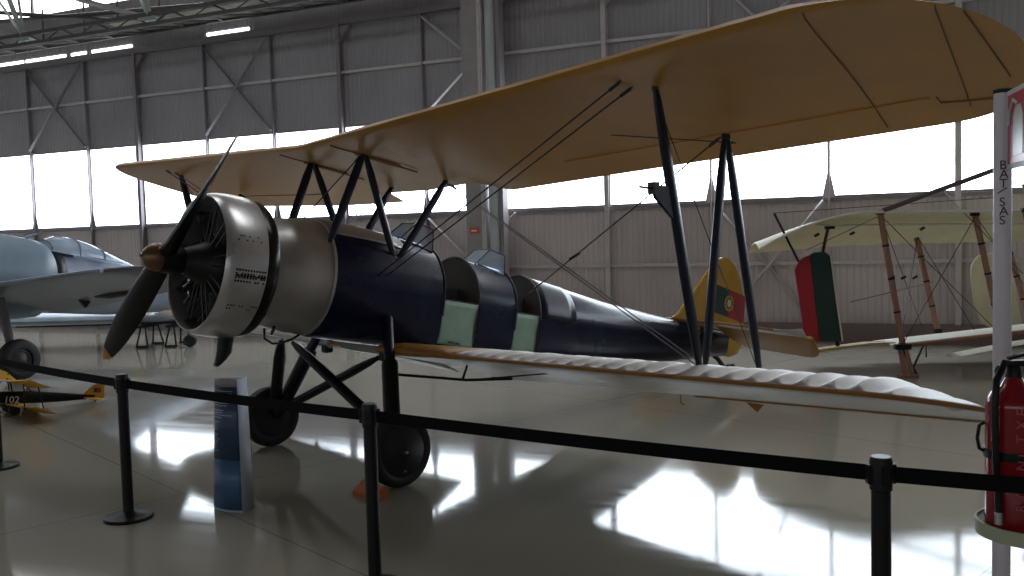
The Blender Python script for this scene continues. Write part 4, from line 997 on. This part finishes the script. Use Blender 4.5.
# ------------------------------------------------------------------ small model biplane on the floor at the left
mb_ = empty('model_biplane', (-6.09,10.34,0), 0, 'small black and yellow model biplane numbered 102 on the floor at the lower left', 'model aircraft')
mb_.rotation_euler = (0,0,PHI); mb_.scale = (1.32,1.32,1.32)     # local +x = nose (to the left), tail at the right
tm = radians(8)
def Bm(x,s,z): x -= .2; return Vector((x*cos(tm)-z*sin(tm), s, .16+x*sin(tm)+z*cos(tm)))
rg = [[Bm(x, w_*cos(a)*.85, z0+h_*.72*sin(a)) for a in [2*pi*i/16 for i in range(16)]] for x, w_, h_, z0 in ((.42,.02,.03,0),(.40,.055,.06,0),(.2,.06,.075,.0),(-.05,.06,.08,.005),(-.3,.045,.06,.005),(-.62,.012,.025,.01))]
t = MB(); t.loft(rg); fm = t.build('fuselage', M['black'], mb_)
def mw(z, s1, nm, x0, x1, m=M['yellow']):
    rg = [[Bm(x0, s, z+d), Bm(x0-.04, s, z+.010+d), Bm(x1, s, z+d-.055), Bm(x1, s, z+d-.059), Bm(x0-.04, s, z-.006+d)] for s, d in ((-s1,.07),(-s1*.5,.03),(0,0),(s1*.5,.03),(s1,.07))]
    t = MB(); t.loft(rg); return t.build(nm, m, mb_)
mw(.155,.75,'upper_wing',.20,-.02); mw(-.07,.74,'lower_wing',.12,-.10)
for s in (.5,-.5,.05,-.05):
    for x0, x1 in ((.10,.13),(-.05,.02)):
        t = MB(); t.tube(Bm(x0,s,-.05 if abs(s) > .1 else .06),Bm(x1,s,.17),.006,n=6); t.build('wing_strut', M['black'], mb_)
t = MB(); t.prism([Bm(-.50,-.004,.02),Bm(-.60,-.004,.12),Bm(-.66,-.004,.145),Bm(-.70,-.004,.12),Bm(-.71,-.004,.0),Bm(-.60,-.004,-.01)],(0,.008,0)); fm2 = t.build('fin', M['yellow'], mb_)
for y in (.005,-.0065):
    t = MB(); t.box(Bm(-.622,y+.0,.075),(.03,.002,.045)); t.build('flag_green', M['flag_green'], fm2); t = MB(); t.box(Bm(-.655,y,.072),(.035,.002,.045)); t.build('flag_red', M['flag_red'], fm2)
t = MB(); t.prism([Bm(-.52,-.18,.0),Bm(-.52,.18,.0),Bm(-.64,.2,.0),Bm(-.66,-.2,.0)],(0,0,.006)); t.build('tailplane', M['yellow'], mb_)
for s in (.11,-.11):
    t = MB(); t.lathe((-.10,s-.012,.047),(0,1,0),[(0,.0),(0,.04),(.004,.046),(.02,.046),(.024,.04),(.024,0)],n=20); t.build('wheel', M['tyre'], mb_)
    t = MB(); t.tube((-.10,s,.05),Bm(.22,s*.4,-.05),.006,n=6); t.tube((-.10,s,.05),Bm(.05,s*.4,-.05),.005,n=6); t.build('gear_leg', M['black'], mb_)
t = MB(); t.tube((-.80,0,.06),(-.82,0,.005),.006,n=6); t.build('tail_skid', M['black'], mb_)
t = MB(); t.lathe(Bm(-.02,0,.09),(0,0,1),[(0,.025),(.025,.022),(.04,.0)],n=12); t.lathe(Bm(-.14,0,.085),(0,0,1),[(0,.025),(.025,.022),(.04,.0)],n=12); t.build('cockpit_dome', M['steel'], mb_)
fxm = Vector((-1,0,-.14)); p = Bm(.165,.058,-.04); text('fuselage_number', '102', .085, M['white'], fm, basis((p.x,p.y,p.z), (-cos(tm),0,-sin(tm)), (-sin(tm),0,cos(tm))), .001)

# ------------------------------------------------------------------ light, world, camera
w = bpy.data.worlds.new('sky'); sc.world = w; w.use_nodes = True
bg = w.node_tree.nodes['Background']; bg.inputs[0].default_value = (.75,.85,1,1); bg.inputs[1].default_value = 1.0
# unseen glowing ceiling panels, added to brighten the middle of the hangar
for i, (d, n_) in enumerate(((-18,8),(-10,8),(-2,8))):
    t = MB(); t.box((d,n_,9.78),(4.5,1.2,.03)); room_obj(t, 'window_%d' % (50+i), daylight('roof_fill_%d' % i, (.9,.95,1), 4.0) if i == 0 else bpy.data.materials['roof_fill_0'], smooth=False)

cam = bpy.data.cameras.new('camera'); co = bpy.data.objects.new('camera', cam); C.objects.link(co); sc.camera = co
cam.sensor_width = 36; cam.lens = 884/1024*36; cam.clip_end = 200
pit, rol = radians(-3.07), radians(1.51)
fwd = Vector((0,cos(pit),sin(pit))); up = Vector((0,-sin(pit),cos(pit))); rt = Vector((1,0,0))
r2 = rt*cos(rol)-up*sin(rol); u2 = rt*sin(rol)+up*cos(rol)
co.matrix_world = Matrix(((r2.x,u2.x,-fwd.x,0),(r2.y,u2.y,-fwd.y,0),(r2.z,u2.z,-fwd.z,1.9),(0,0,0,1)))
sc.view_settings.view_transform = 'Standard'; sc.view_settings.look = 'None'; sc.view_settings.gamma = 1; sc.view_settings.use_curve_mapping = False
sc.view_settings.exposure = 0.68
